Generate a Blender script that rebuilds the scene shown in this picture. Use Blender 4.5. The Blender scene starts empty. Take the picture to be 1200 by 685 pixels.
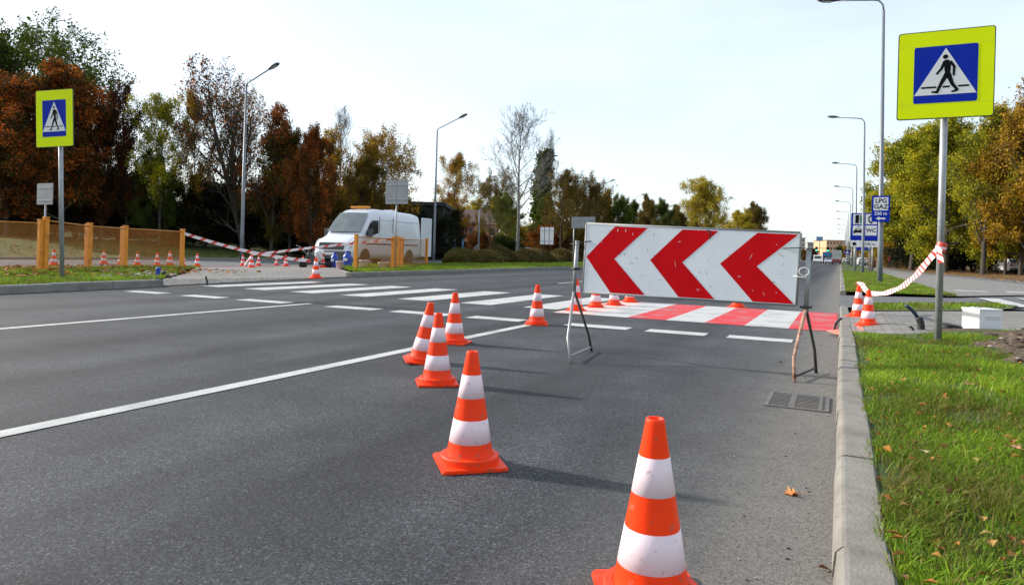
import bpy, bmesh, math, random
import numpy as np
from mathutils import Vector, Matrix
sc = bpy.context.scene
col = sc.collection
RAD = math.radians

# ---------------------------------------------------------------- camera
CAM_H = 0.92; FPX = 805.0; ROLL = math.atan(.028); YAW = math.atan(385.15/FPX)
FW = Vector((-math.sin(YAW), math.cos(YAW), 0)); R0 = Vector((math.cos(YAW), math.sin(YAW), 0)); U0 = Vector((0, 0, 1))
RV = R0*math.cos(ROLL)+U0*math.sin(ROLL); UV = -R0*math.sin(ROLL)+U0*math.cos(ROLL)
cd = bpy.data.cameras.new('camera'); cam = bpy.data.objects.new('camera', cd); col.objects.link(cam)
m = Matrix((RV, UV, -FW)).transposed().to_4x4(); m.translation = Vector((0, 0, CAM_H)); cam.matrix_world = m
cd.sensor_width = 36; cd.lens = FPX/1200*36; cd.shift_y = -48.3/1200; cd.clip_start = .05; cd.clip_end = 4000
cd.dof.use_dof = True; cd.dof.focus_distance = 4.5; cd.dof.aperture_fstop = 10.0
sc.camera = cam

# ---------------------------------------------------------------- light
SUN_EL = 25.0; SUN_AZ = 270.0        # compass style: sun stands at -X
EXPOSURE = 1.12
sd = bpy.data.lights.new('sun', 'SUN'); sun = bpy.data.objects.new('sun', sd); col.objects.link(sun)
sd.energy = 3.0; sd.angle = RAD(3); sd.color = (1.0, .94, .85)
a = RAD(SUN_AZ-4)
sdir = Vector((math.sin(a)*math.cos(RAD(SUN_EL)), math.cos(a)*math.cos(RAD(SUN_EL)), math.sin(RAD(SUN_EL))))
sun.rotation_euler = sdir.to_track_quat('Z', 'Y').to_euler(); sun.location = (-20, 0, 30)

w = bpy.data.worlds.new('World'); sc.world = w; w.use_nodes = True
nt = w.node_tree; nt.nodes.clear()
N = nt.nodes.new; L = nt.links.new
out = N('ShaderNodeOutputWorld'); bg = N('ShaderNodeBackground'); sky = N('ShaderNodeTexSky')
sky.sky_type = 'NISHITA'; sky.sun_disc = False; sky.sun_elevation = RAD(SUN_EL); sky.sun_rotation = RAD(SUN_AZ-4)
sky.air_density = 1.0; sky.dust_density = 1.5; sky.ozone_density = 1.0
bg.inputs['Strength'].default_value = 0.13
tc = N('ShaderNodeTexCoord'); mp = N('ShaderNodeMapping'); mp.inputs['Scale'].default_value = (1.0, 1.0, 4.5)
mp.inputs['Rotation'].default_value = (0, 0, .6)
n1 = N('ShaderNodeTexNoise'); n1.inputs['Scale'].default_value = 2.2; n1.inputs['Detail'].default_value = 5; n1.inputs['Roughness'].default_value = .55
rp = N('ShaderNodeValToRGB'); rp.color_ramp.elements[0].position = .3; rp.color_ramp.elements[0].color = (.42, .42, .42, 1)
rp.color_ramp.elements[1].position = .72; rp.color_ramp.elements[1].color = (.8, .8, .8, 1)
mx = N('ShaderNodeMix'); mx.data_type = 'RGBA'
L(tc.outputs['Generated'], mp.inputs['Vector']); L(mp.outputs[0], n1.inputs['Vector']); L(n1.outputs[0], rp.inputs[0])
L(rp.outputs[0], mx.inputs['Factor']); L(sky.outputs[0], mx.inputs['A'])
mx.inputs['B'].default_value = (3.7, 4.05, 4.35, 1)
L(mx.outputs['Result'], bg.inputs['Color']); L(bg.outputs[0], out.inputs[0])

vs = sc.view_settings; vs.view_transform = 'Standard'; vs.look = 'None'; vs.gamma = 1; vs.exposure = EXPOSURE
sc.cycles.max_bounces = 6; sc.cycles.transparent_max_bounces = 16
sc.cycles.use_denoising = True

rng = random.Random(7)
# ---------------------------------------------------------------- helpers
def ray(x, y): return FW+RV*((x-600)/FPX)+UV*((294.2-y)/FPX)
def G(x, y, z=0.):            # pixel of the photograph -> point on level ground z
    d = ray(x, y); t = (z-CAM_H)/d.z; return Vector((d.x*t, d.y*t, z))
def PY(x, y, Y):              # pixel -> point on the plane across the road at Y
    d = ray(x, y); t = Y/d.y; return Vector((d.x*t, Y, CAM_H+d.z*t))
def DZ(x, Z, z=0.):           # ground point at image column x and depth Z
    d = ray(x, 294.2+.028*(x-600)); p = d*Z; return Vector((p.x, p.y, z))
def HZ(x, ytop, Z): return CAM_H+(294.2+.028*(x-600)-ytop)/FPX*Z

def tag(o, label=None, cat=None, group=None, kind=None):
    if label: o['label'] = label
    if cat: o['category'] = cat
    if group: o['group'] = group
    if kind: o['kind'] = kind
    return o
def empty(name, label, cat, loc=(0, 0, 0), rz=0, group=None):
    o = bpy.data.objects.new(name, None); col.objects.link(o); o.location = loc; o.rotation_euler = (0, 0, rz)
    o.empty_display_size = .1
    return tag(o, label, cat, group)
def copy_tree(o, parent=None):
    c = o.copy(); col.objects.link(c)
    if parent is not None: c.parent = parent
    for ch in list(o.children): copy_tree(ch, c)
    return c

MATS = {}
def ramp(nt, pts):
    r = nt.nodes.new('ShaderNodeValToRGB'); e = r.color_ramp.elements
    e[0].position, e[0].color = pts[0][0], (*pts[0][1], 1)
    e[1].position, e[1].color = pts[-1][0], (*pts[-1][1], 1)
    for p, c in pts[1:-1]: x = e.new(p); x.color = (*c, 1)
    return r
def mat(name, c, rough=.6, var=.12, scale=6., bump=0., bscale=40., metal=0., spec=.5, dirt=None, dirtpos=(.55, .7), dscale=3., coat=0., obj=True):
    """principled material: base colour with a soft noise variation, optional dirt blotches and bump"""
    if name in MATS: return MATS[name]
    mt = bpy.data.materials.new(name); mt.use_nodes = True; t = mt.node_tree; b = t.nodes['Principled BSDF']; n = t.nodes.new; l = t.links.new
    tcn = n('ShaderNodeTexCoord'); co = tcn.outputs['Object']
    nz = n('ShaderNodeTexNoise'); nz.inputs['Scale'].default_value = scale; nz.inputs['Detail'].default_value = 5; l(co, nz.inputs['Vector'])
    r = ramp(t, [(.3, tuple(x*(1-var) for x in c)), (.7, tuple(min(1, x*(1+var)) for x in c))]); l(nz.outputs[0], r.inputs[0])
    o = r.outputs[0]
    if dirt:
        nd = n('ShaderNodeTexNoise'); nd.inputs['Scale'].default_value = dscale; nd.inputs['Detail'].default_value = 8; nd.inputs['Roughness'].default_value = .65; l(co, nd.inputs['Vector'])
        rd = ramp(t, [(dirtpos[0], (0, 0, 0)), (dirtpos[1], (1, 1, 1))]); l(nd.outputs[0], rd.inputs[0])
        mxx = n('ShaderNodeMix'); mxx.data_type = 'RGBA'; l(rd.outputs[0], mxx.inputs['Factor']); l(o, mxx.inputs['A']); mxx.inputs['B'].default_value = (*dirt, 1); o = mxx.outputs['Result']
    l(o, b.inputs['Base Color'])
    b.inputs['Roughness'].default_value = rough; b.inputs['Metallic'].default_value = metal; b.inputs['Specular IOR Level'].default_value = spec
    b.inputs['Coat Weight'].default_value = coat
    if bump:
        bn = n('ShaderNodeTexNoise'); bn.inputs['Scale'].default_value = bscale; bn.inputs['Detail'].default_value = 4; l(co, bn.inputs['Vector'])
        bb = n('ShaderNodeBump'); bb.inputs['Strength'].default_value = bump; bb.inputs['Distance'].default_value = .01; l(bn.outputs[0], bb.inputs['Height']); l(bb.outputs[0], b.inputs['Normal'])
    MATS[name] = mt
    return mt

class MB:
    def __init__(s): s.v = []; s.f = []; s.m = []; s.sm = []
    def face(s, pts, m=0, sm=False):
        i = len(s.v); s.v += [tuple(p) for p in pts]; s.f.append(tuple(range(i, i+len(pts)))); s.m.append(m); s.sm.append(sm)
    def raw(s, vs_, fs, m=0, sm=False):
        i = len(s.v); s.v += [tuple(p) for p in vs_]
        for f in fs: s.f.append(tuple(i+k for k in f)); s.m.append(m); s.sm.append(sm)
    def box(s, c, d, m=0, rot=None, bev=0.):
        bm = bmesh.new(); bmesh.ops.create_cube(bm, size=1)
        for v in bm.verts: v.co = Vector((v.co.x*d[0], v.co.y*d[1], v.co.z*d[2]))
        if bev: bmesh.ops.bevel(bm, geom=bm.edges[:], offset=bev, segments=2, affect='EDGES', profile=.7)
        M = (rot.to_4x4() if rot is not None else Matrix())
        bm.verts.index_update()
        s.raw([M @ v.co+Vector(c) for v in bm.verts], [[v.index for v in f.verts] for f in bm.faces], m)
        bm.free()
    def lathe(s, prof, n=24, m=0, c=(0, 0, 0), sm=True, axis=None, capb=True, capt=True):
        vs_ = []; fs = []
        for r, z in prof:
            for k in range(n):
                t = 2*math.pi*k/n; vs_.append(Vector((r*math.cos(t), r*math.sin(t), z)))
        for j in range(len(prof)-1):
            for k in range(n):
                a_, b_ = j*n+k, j*n+(k+1) % n; fs.append((a_, b_, b_+n, a_+n))
        if axis is not None:
            q = Vector((0, 0, 1)).rotation_difference(Vector(axis)); vs_ = [q @ v for v in vs_]
        vs_ = [v+Vector(c) for v in vs_]
        s.raw(vs_, fs, m, sm)
        b = len(s.v)-len(vs_)
        if capb: s.f.append(tuple(b+k for k in reversed(range(n)))); s.m.append(m); s.sm.append(False)
        if capt: s.f.append(tuple(b+(len(prof)-1)*n+k for k in range(n))); s.m.append(m); s.sm.append(False)
    def tube(s, pts, r, n=10, m=0, sm=True):
        pts = [Vector(p) for p in pts]; rs = r if isinstance(r, (list, tuple)) else [r]*len(pts)
        ref = None; vs_ = []
        for i, p in enumerate(pts):
            d = (pts[min(i+1, len(pts)-1)]-pts[max(i-1, 0)]).normalized()
            if ref is None:
                ref = Vector((0, 0, 1)).cross(d)
                if ref.length < .05: ref = Vector((1, 0, 0)).cross(d)
            ref = (ref-d*ref.dot(d)).normalized(); b = d.cross(ref)
            for k in range(n):
                t = 2*math.pi*k/n; vs_.append(p+(ref*math.cos(t)+b*math.sin(t))*rs[i])
        fs = []
        for j in range(len(pts)-1):
            for k in range(n):
                a_, b_ = j*n+k, j*n+(k+1) % n; fs.append((a_, b_, b_+n, a_+n))
        s.raw(vs_, fs, m, sm); b0 = len(s.v)-len(vs_)
        s.f.append(tuple(b0+k for k in reversed(range(n)))); s.m.append(m); s.sm.append(False)
        s.f.append(tuple(b0+(len(pts)-1)*n+k for k in range(n))); s.m.append(m); s.sm.append(False)
    def prism(s, poly, z0, z1, m=0, M=None):
        M = M or Matrix(); n = len(poly)
        # orient counter-clockwise
        ar = sum(poly[i][0]*poly[(i+1) % n][1]-poly[(i+1) % n][0]*poly[i][1] for i in range(n))
        if ar < 0: poly = poly[::-1]
        vs_ = [M @ Vector((p[0], p[1], z0)) for p in poly]+[M @ Vector((p[0], p[1], z1)) for p in poly]
        fs = [tuple(reversed(range(n))), tuple(range(n, 2*n))]+[(i, (i+1) % n, n+(i+1) % n, n+i) for i in range(n)]
        s.raw(vs_, fs, m)
    def build(s, name, mats, parent=None, weld=False):
        me = bpy.data.meshes.new(name); me.from_pydata(s.v, [], s.f); me.update()
        for x in (mats if isinstance(mats, (list, tuple)) else [mats]): me.materials.append(x)
        me.polygons.foreach_set('material_index', s.m); me.polygons.foreach_set('use_smooth', s.sm)
        o = bpy.data.objects.new(name, me); col.objects.link(o)
        if parent is not None: o.parent = parent
        return o
def structure(name, mb, mats): return tag(mb.build(name, mats), kind='structure')

def np_mesh(name, V, faces, mats, attr=None, smooth=False, mi=None):
    """V (n,3); faces: list of int arrays (k,4) or (k,3); attr: per-face float array 'hue'"""
    me = bpy.data.meshes.new(name)
    loops = np.concatenate([f.ravel() for f in faces]); sizes = np.concatenate([np.full(len(f), f.shape[1]) for f in faces])
    me.vertices.add(len(V)); me.vertices.foreach_set('co', V.astype(np.float32).ravel())
    me.loops.add(len(loops)); me.loops.foreach_set('vertex_index', loops.astype(np.int32))
    me.polygons.add(len(sizes)); st = np.concatenate([[0], np.cumsum(sizes)[:-1]])
    me.polygons.foreach_set('loop_start', st.astype(np.int32)); me.polygons.foreach_set('loop_total', sizes.astype(np.int32))
    if mi is not None: me.polygons.foreach_set('material_index', mi.astype(np.int32))
    me.polygons.foreach_set('use_smooth', np.full(len(sizes), smooth))
    if attr is not None:
        at = me.attributes.new('hue', 'FLOAT', 'FACE'); at.data.foreach_set('value', attr.astype(np.float32))
    me.update(calc_edges=True)
    for x in mats: me.materials.append(x)
    return me

# ---------------------------------------------------------------- ground materials
def ground_mat(name, cols, scale, detail=8, bump=.3, bscale=60, rough=.95, extra=None, speck=None):
    mt = bpy.data.materials.new(name); mt.use_nodes = True; t = mt.node_tree; b = t.nodes['Principled BSDF']; n = t.nodes.new; l = t.links.new
    g = n('ShaderNodeNewGeometry'); co = g.outputs['Position']
    nz = n('ShaderNodeTexNoise'); nz.inputs['Scale'].default_value = scale; nz.inputs['Detail'].default_value = detail; nz.inputs['Roughness'].default_value = .7; l(co, nz.inputs['Vector'])
    k = len(cols); r = ramp(t, [(.3+.4*i/(k-1), c) for i, c in enumerate(cols)]); l(nz.outputs[0], r.inputs[0]); o = r.outputs[0]
    if speck:
        v = n('ShaderNodeTexNoise'); v.inputs['Scale'].default_value = speck[0]; v.inputs['Detail'].default_value = 2; l(co, v.inputs['Vector'])
        rr = ramp(t, [(speck[1], (0, 0, 0)), (speck[1]+.06, (1, 1, 1))]); l(v.outputs[0], rr.inputs[0])
        mm = n('ShaderNodeMix'); mm.data_type = 'RGBA'; l(rr.outputs[0], mm.inputs['Factor']); l(o, mm.inputs['A']); mm.inputs['B'].default_value = (*speck[2], 1); o = mm.outputs['Result']
    if extra: o = extra(t, co, o)
    l(o, b.inputs['Base Color']); b.inputs['Roughness'].default_value = rough; b.inputs['Specular IOR Level'].default_value = .3
    bn = n('ShaderNodeTexNoise'); bn.inputs['Scale'].default_value = bscale; bn.inputs['Detail'].default_value = 3; l(co, bn.inputs['Vector'])
    bb = n('ShaderNodeBump'); bb.inputs['Strength'].default_value = bump; bb.inputs['Distance'].default_value = .006; l(bn.outputs[0], bb.inputs['Height']); l(bb.outputs[0], b.inputs['Normal'])
    return mt
def mixcol(t, o, fac, c, mode='MIX'):
    mm = t.nodes.new('ShaderNodeMix'); mm.data_type = 'RGBA'; mm.blend_type = mode
    t.links.new(fac, mm.inputs['Factor']); t.links.new(o, mm.inputs['A']); mm.inputs['B'].default_value = (*c, 1); return mm.outputs['Result']
def asphalt_extra(t, co, o):
    n = t.nodes.new; l = t.links.new
    sp = n('ShaderNodeSeparateXYZ'); l(co, sp.inputs[0])
    # aggregate: pale and dark stones
    v = n('ShaderNodeTexVoronoi'); v.inputs['Scale'].default_value = 150; l(co, v.inputs['Vector'])
    sh = n('ShaderNodeSeparateColor'); l(v.outputs['Color'], sh.inputs[0])
    r1 = ramp(t, [(.80, (0, 0, 0)), (.95, (.55, .55, .55))]); l(sh.outputs[0], r1.inputs[0]); o = mixcol(t, o, r1.outputs[0], (.125, .128, .135))
    r2 = ramp(t, [(.66, (0, 0, 0)), (.8, (.8, .8, .8))]); l(sh.outputs[1], r2.inputs[0]); o = mixcol(t, o, r2.outputs[0], (.014, .014, .015))
    # long wheel tracks running with the road
    mp_ = n('ShaderNodeMapping'); mp_.inputs['Scale'].default_value = (.9, .035, 1); l(co, mp_.inputs[0])
    nz = n('ShaderNodeTexNoise'); nz.inputs['Scale'].default_value = 1.; nz.inputs['Detail'].default_value = 3; l(mp_.outputs[0], nz.inputs['Vector'])
    r3 = ramp(t, [(.36, (.52, .52, .54)), (.64, (1.45, 1.45, 1.43))]); l(nz.outputs[0], r3.inputs[0])
    mm = n('ShaderNodeMix'); mm.data_type = 'RGBA'; mm.blend_type = 'MULTIPLY'; mm.inputs['Factor'].default_value = 1; mm.clamp_result = False
    l(o, mm.inputs['A']); l(r3.outputs[0], mm.inputs['B']); o = mm.outputs['Result']
    # blotches
    nb = n('ShaderNodeTexNoise'); nb.inputs['Scale'].default_value = 1.3; nb.inputs['Detail'].default_value = 6; l(co, nb.inputs['Vector'])
    r4 = ramp(t, [(.32, (.68, .68, .69)), (.68, (1.25, 1.25, 1.24))]); l(nb.outputs[0], r4.inputs[0])
    mm = n('ShaderNodeMix'); mm.data_type = 'RGBA'; mm.blend_type = 'MULTIPLY'; mm.inputs['Factor'].default_value = 1
    l(o, mm.inputs['A']); l(r4.outputs[0], mm.inputs['B']); o = mm.outputs['Result']
    # grit and dust washed into the gutter beside the right kerb
    nd = n('ShaderNodeTexNoise'); nd.inputs['Scale'].default_value = 5; nd.inputs['Detail'].default_value = 8; nd.inputs['Roughness'].default_value = .75; l(co, nd.inputs['Vector'])
    ma = n('ShaderNodeMath'); ma.operation = 'MULTIPLY_ADD'; l(nd.outputs[0], ma.inputs[0]); ma.inputs[1].default_value = .55; l(sp.outputs[0], ma.inputs[2])
    r5 = n('ShaderNodeMapRange'); r5.inputs['From Min'].default_value = -.22; r5.inputs['From Max'].default_value = .22; r5.inputs['To Max'].default_value = .78; l(ma.outputs[0], r5.inputs[0])
    o = mixcol(t, o, r5.outputs[0], (.23, .20, .165))
    r6 = n('ShaderNodeMapRange'); r6.inputs['From Min'].default_value = -.75; r6.inputs['From Max'].default_value = .1; r6.inputs['To Max'].default_value = .62; l(ma.outputs[0], r6.inputs[0])
    o = mixcol(t, o, r6.outputs[0], (.145, .14, .13))
    v2 = n('ShaderNodeTexVoronoi'); v2.inputs['Scale'].default_value = 170; l(co, v2.inputs['Vector'])
    s2 = n('ShaderNodeSeparateColor'); l(v2.outputs['Color'], s2.inputs[0])
    r8 = ramp(t, [(.1, (.62, .6, .58)), (.5, (1, 1, 1)), (.9, (1.3, 1.3, 1.28))]); l(s2.outputs[0], r8.inputs[0])
    m8 = n('ShaderNodeMix'); m8.data_type = 'RGBA'; m8.blend_type = 'MULTIPLY'; m8.inputs['Factor'].default_value = .8; l(o, m8.inputs['A']); l(r8.outputs[0], m8.inputs['B']); o = m8.outputs['Result']
    # little stones and crumbs in the gutter
    ns = n('ShaderNodeTexNoise'); ns.inputs['Scale'].default_value = 42; ns.inputs['Detail'].default_value = 1; l(co, ns.inputs['Vector'])
    r7 = ramp(t, [(.68, (0, 0, 0)), (.72, (1, 1, 1))]); l(ns.outputs[0], r7.inputs[0])
    mu = n('ShaderNodeMath'); mu.operation = 'MULTIPLY'; l(r7.outputs[0], mu.inputs[0]); l(r6.outputs[0], mu.inputs[1])
    o = mixcol(t, o, mu.outputs[0], (.02, .016, .012))
    return o
M_asph = ground_mat('asphalt', [(.022, .024, .030), (.036, .039, .046), (.052, .055, .062)], 90, 4, .5, 190, .82, asphalt_extra)
def side_extra(t, co, o):
    n = t.nodes.new; l = t.links.new
    v = n('ShaderNodeTexVoronoi'); v.inputs['Scale'].default_value = 60; l(co, v.inputs['Vector'])
    sh = n('ShaderNodeSeparateColor'); l(v.outputs['Color'], sh.inputs[0])
    r1 = ramp(t, [(.75, (0, 0, 0)), (.95, (.8, .8, .8))]); l(sh.outputs[0], r1.inputs[0]); return mixcol(t, o, r1.outputs[0], (.2, .2, .2))
M_asph2 = ground_mat('old_asphalt', [(.07, .07, .073), (.10, .10, .105), (.13, .13, .13)], 3, 8, .3, 120, .85, side_extra)
M_grassg = ground_mat('turf_soil', [(.028, .022, .012), (.035, .05, .014), (.05, .085, .016), (.075, .11, .02)], 9, 8, .8, 45)
M_lawn = ground_mat('lawn', [(.05, .05, .018), (.05, .09, .016), (.085, .125, .022)], 2.2, 10, .8, 30, speck=(7, .60, (.16, .07, .02)))
M_leaflawn = ground_mat('leafy_lawn', [(.06, .045, .02), (.11, .06, .02), (.07, .085, .02)], 1.2, 10, .8, 25, speck=(8, .55, (.24, .10, .025)))
M_bank = ground_mat('bank_lawn', [(.03, .035, .010), (.04, .07, .012), (.065, .115, .015), (.10, .13, .02)], .7, 10, .8, 30, speck=(5, .60, (.24, .10, .025)))
M_far = ground_mat('far_earth', [(.04, .05, .02), (.06, .07, .025), (.08, .07, .03)], .2, 8, .5, 5)
M_soil = ground_mat('dug_soil', [(.035, .024, .016), (.075, .052, .034), (.15, .11, .075)], 14, 8, 1., 50, speck=(26, .62, (.22, .17, .12)))
def pav_extra(t, co, o):
    n = t.nodes.new; l = t.links.new
    b = n('ShaderNodeTexBrick'); b.inputs['Scale'].default_value = 5; b.inputs['Mortar Size'].default_value = .035
    b.inputs['Color1'].default_value = (.86, .86, .86, 1); b.inputs['Color2'].default_value = (1.1, 1.08, 1.06, 1); b.inputs['Mortar'].default_value = (.45, .43, .4, 1)
    b.inputs['Brick Width'].default_value = 1.; b.inputs['Row Height'].default_value = .5
    l(co, b.inputs['Vector'])
    mm = n('ShaderNodeMix'); mm.data_type = 'RGBA'; mm.blend_type = 'MULTIPLY'; mm.inputs['Factor'].default_value = 1
    l(o, mm.inputs['A']); l(b.outputs[0], mm.inputs['B']); return mm.outputs['Result']
M_pav = ground_mat('block_paving', [(.16, .152, .14), (.21, .20, .187), (.25, .24, .225)], 3, 8, .3, 50, .9, pav_extra, speck=(11, .68, (.12, .07, .03)))
M_kerb = ground_mat('kerb_concrete', [(.13, .118, .10), (.20, .186, .163), (.255, .24, .213)], 4, 9, .5, 90, .9, speck=(30, .66, (.16, .14, .12)))
M_kerbd = ground_mat('kerb_concrete_old', [(.13, .125, .11), (.19, .18, .165), (.24, .23, .21)], 3, 9, .5, 60, .9)
def wear(t, co, o):
    n = t.nodes.new; l = t.links.new
    v = n('ShaderNodeTexNoise'); v.inputs['Scale'].default_value = 60; v.inputs['Detail'].default_value = 5; v.inputs['Roughness'].default_value = .8; l(co, v.inputs['Vector'])
    r1 = ramp(t, [(.58, (0, 0, 0)), (.66, (.75, .75, .75))]); l(v.outputs[0], r1.inputs[0]); o = mixcol(t, o, r1.outputs[0], (.12, .12, .12))
    v = n('ShaderNodeTexNoise'); v.inputs['Scale'].default_value = 2.5; v.inputs['Detail'].default_value = 7; l(co, v.inputs['Vector'])
    r1 = ramp(t, [(.48, (0, 0, 0)), (.72, (.7, .7, .7))]); l(v.outputs[0], r1.inputs[0]); return mixcol(t, o, r1.outputs[0], (.25, .25, .25))
M_paint = ground_mat('road_paint_white', [(.42, .42, .41), (.50, .50, .49)], 12, 6, .4, 140, .8, wear)
M_paintr = ground_mat('road_paint_red', [(.50, .022, .03), (.60, .04, .045)], 8, 6, .4, 140, .75, wear)
M_paintp = ground_mat('road_paint_pale_pink', [(.62, .42, .38), (.7, .5, .46)], 8, 6, .4, 140, .8, wear)

# ---------------------------------------------------------------- setting
def sheet(name, poly, z, m, kind='structure'):
    mb = MB(); mb.face([(p[0], p[1], z if len(p) < 3 else p[2]) for p in poly]); o = mb.build(name, m); return tag(o, kind=kind)
def grid_sheet(name, fn, nu, nv, m, kind='structure'):
    V = []; F = []
    for i in range(nu+1):
        for j in range(nv+1): V.append(fn(i/nu, j/nv))
    for i in range(nu):
        for j in range(nv): a_ = i*(nv+1)+j; F.append((a_, a_+nv+1, a_+nv+2, a_+1))
    mb = MB(); mb.raw(V, F, 0, True); o = mb.build(name, m); return tag(o, kind=kind)
def lerp(a_, b_, t): return a_+(b_-a_)*t
sheet('ground', [(-1500, -300), (1500, -300), (1500, 2500), (-1500, 2500)], -.06, M_far)
KL = [(-11.6, -20), (-12.05, 5), (-12.45, 9.6)]
KL2 = [(-13.35, 16.6), (-13.7, 27), (-13.9, 45), (-14.0, 90), (-14.0, 420)]
sheet('road', KL+KL2+[(0.01, 420), (0.01, -20)], 0, M_asph)
# left crossing pavement between the two kerbs, sloping down to the car park
sheet('pavement', [(-12.44, 9.5, .02), (-13.36, 16.7, .02), (-13.8, 17.2, .12), (-15.9, 19.2, .11), (-20.9, 24.6, .015), (-20.9, 17.3, .015), (-15.3, 12.5, .12), (-12.9, 9.9, .12)], 0, M_pav)
sheet('car_park', [(-20.8, 11), (-20.8, 60), (-31, 60), (-31, 11)], -.004, M_asph2)
# left verges: near one holds the sign and the first fence, the far one the second fence and the hedge
def verge_near(u, v):
    y0 = lerp(-20, 9.55, u); xk = np.interp(y0, [-20, 5, 9.6], [-11.75, -12.2, -12.6])
    y1 = lerp(-20, 17.4, u); x1 = -20.8
    t = v; x = lerp(xk, x1, t); y = lerp(y0, y1, t**1.15)
    return (x, y, .13*(1-max(0, (t-.7)/.3)**1.5)+.02*math.sin(x*3+y)*t*(1-t))
grid_sheet('grass_verge', verge_near, 40, 14, M_grassg)
def verge_far(u, v):
    y0 = 17.3+(420-17.3)*u**2.2; xk = np.interp(y0, [16, 27, 45, 90, 420], [-13.5, -13.85, -14.05, -14.15, -14.15])
    x1 = -20.8; y1 = max(y0, 24.8+(y0-17.3)*1.0) if y0 < 60 else y0+7.5
    t = v; return (lerp(xk, x1, t), lerp(y0, y1, t), .13*(1-max(0, (t-.7)/.3)**1.5)+.0)
grid_sheet('grass_verge', verge_far, 60, 10, M_lawn)
sheet('lawn', [(-20.7, 60), (-20.7, 420), (-31.3, 420), (-31.3, 60)], -.012, M_leaflawn)
sheet('lawn', [(-20.7, -30), (-20.7, 11), (-31.3, 11), (-31.3, -30)], -.012, M_leaflawn)
def bank(x, y=0): t = min(1, max(0, (-31-x)/17)); return -.012+(.95*t*t*(3-2*t)+min(1.8, max(0, (-50-x)*.08)))*(1 if y < 60 else max(0, 1-(y-60)/40))
grid_sheet('lawn', lambda u, v: (lerp(-31.1, -55 if v < .8 else -160, v/.8 if v < .8 else 1) if v < .8 else lerp(-55, -200, (v-.8)/.2), -30+450*u**1.5, bank(lerp(-31.1, -55, v/.8) if v < .8 else lerp(-55, -200, (v-.8)/.2), -30+450*u**1.5)), 50, 40, M_bank)
# kerbs
def kerb(name, path, h, wdt, m, z0=-.05, side=-1, stone=1.0):
    """kerb stones laid along a path with thin open joints; the stone lies on the given side of the path"""
    mb = MB()
    for i in range(len(path)-1):
        p, q = Vector(path[i]), Vector(path[i+1]); d = (q-p); n_ = max(1, int(d.length/stone)) if d.length < 80 else max(1, int(d.length/12)); dn = d.normalized(); nn = Vector((-dn.y, dn.x))*(-side)
        for k in range(n_):
            a_ = p+d*(k/n_)+dn*.005; b_ = p+d*((k+1)/n_)-dn*.005; c_ = .022; j = rng.uniform(-.006, .006)
            hh = h+j*.8; oo = nn*j
            prof = [(0, z0), (.012, hh-c_), (c_+.008, hh-.003), (c_+.02, hh), (wdt-.01, hh), (wdt, hh-.01), (wdt, z0)]
            va = [(a_.x+nn.x*x+oo.x, a_.y+nn.y*x+oo.y, z) for x, z in prof]; vb = [(b_.x+nn.x*x+oo.x, b_.y+nn.y*x+oo.y, z) for x, z in prof]
            n7 = len(prof)
            mb.raw(va+vb, [(t, t+1, n7+t+1, n7+t) for t in range(n7-1)]+[tuple(reversed(range(n7))), tuple(range(n7, 2*n7))], 0)
    return structure(name, mb, m)
kerb('kerb', [(0, -6), (0, 9.4)], .10, .155, M_kerb, side=1, stone=1.0)
kerb('kerb', [(0, 9.4), (0, 15.0)], .025, .155, M_kerb, side=1)
kerb('kerb', [(0, 20.1), (0, 60), (0, 420)], .12, .15, M_kerb, side=1)
kerb('kerb', KL, .14, .15, M_kerbd, side=-1)
kerb('kerb', [KL[-1], KL2[0]], .02, .15, M_kerbd, side=-1)
kerb('kerb', KL2, .14, .15, M_kerbd, side=-1)
kerb('kerb', [(-31, 11), (-31, 60)], .1, .15, M_kerb, side=-1)
# right side: verge, crossing pavement, strip, side road, triangle of grass, path
def rverge(u, v):
    y = lerp(-6, 9.0+2.2*v, u); x = lerp(.15, 9, v)
    b = .085+.03*math.sin(x*2.3+y*1.1)*min(1, (x-.15)*1.5)+min(.12, (x-.15)*.05)
    return (x, y, b)
grid_sheet('grass_verge', rverge, 40, 30, M_grassg)
def rz(x, y): return .085+.03*math.sin(x*2.3+y*1.1)*min(1, (x-.15)*1.5)+min(.12, (x-.15)*.05)
sheet('pavement', [(.15, 8.7, .03), (.15, 13.0, .03), (.6, 13.0, .09), (2.7, 15.0, .09), (9, 20.5, .09), (16, 20, .09), (16, 8.7, .09), (2.3, 8.7, .09), (.6, 8.7, .09)], 0, M_pav)
sheet('grass_strip', [(.35, 12.8), (.35, 15.0), (1.8, 16.3), (3.1, 17.5), (3.3, 17.2), (2.9, 15.7), (1.6, 14.0)], .10, M_lawn)
sheet('side_road', [(0.0, 14.9, .006), (0.0, 20.2, .006), (2.4, 20.3, .06), (4.7, 24.0, .08), (40, 60, .08), (60, 40, .08), (3.4, 16.5, .06), (2.0, 15.8, .05)], 0, M_asph2)
tri = [(.15, 20.0), (.15, 420), (3.1, 420), (2.9, 89), (2.75, 48), (2.6, 33), (2.65, 24), (2.4, 20.2)]
sheet('grass_verge', tri, .112, M_lawn)
sheet('path', [(2.4, 20.15), (2.65, 24), (2.6, 33), (2.75, 48), (2.9, 89), (3.1, 420), (5.0, 420), (4.6, 80), (4.9, 62), (7.3, 37), (12, 27), (4.7, 23.5)], .10, M_pav)
sheet('path', [(7.32, 37), (4.92, 62), (4.62, 80), (5.02, 420), (5.9, 420), (5.6, 80), (6.3, 62), (9.4, 40), (17, 29), (12.1, 27)], .094, M_asph2)
sheet('lawn', [(17, 29), (9.4, 40), (6.3, 62), (5.6, 80), (5.9, 420), (160, 420), (160, -30), (50, -30), (50, 8), (16, 8.7), (16, 20)], .088, M_leaflawn)
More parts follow.
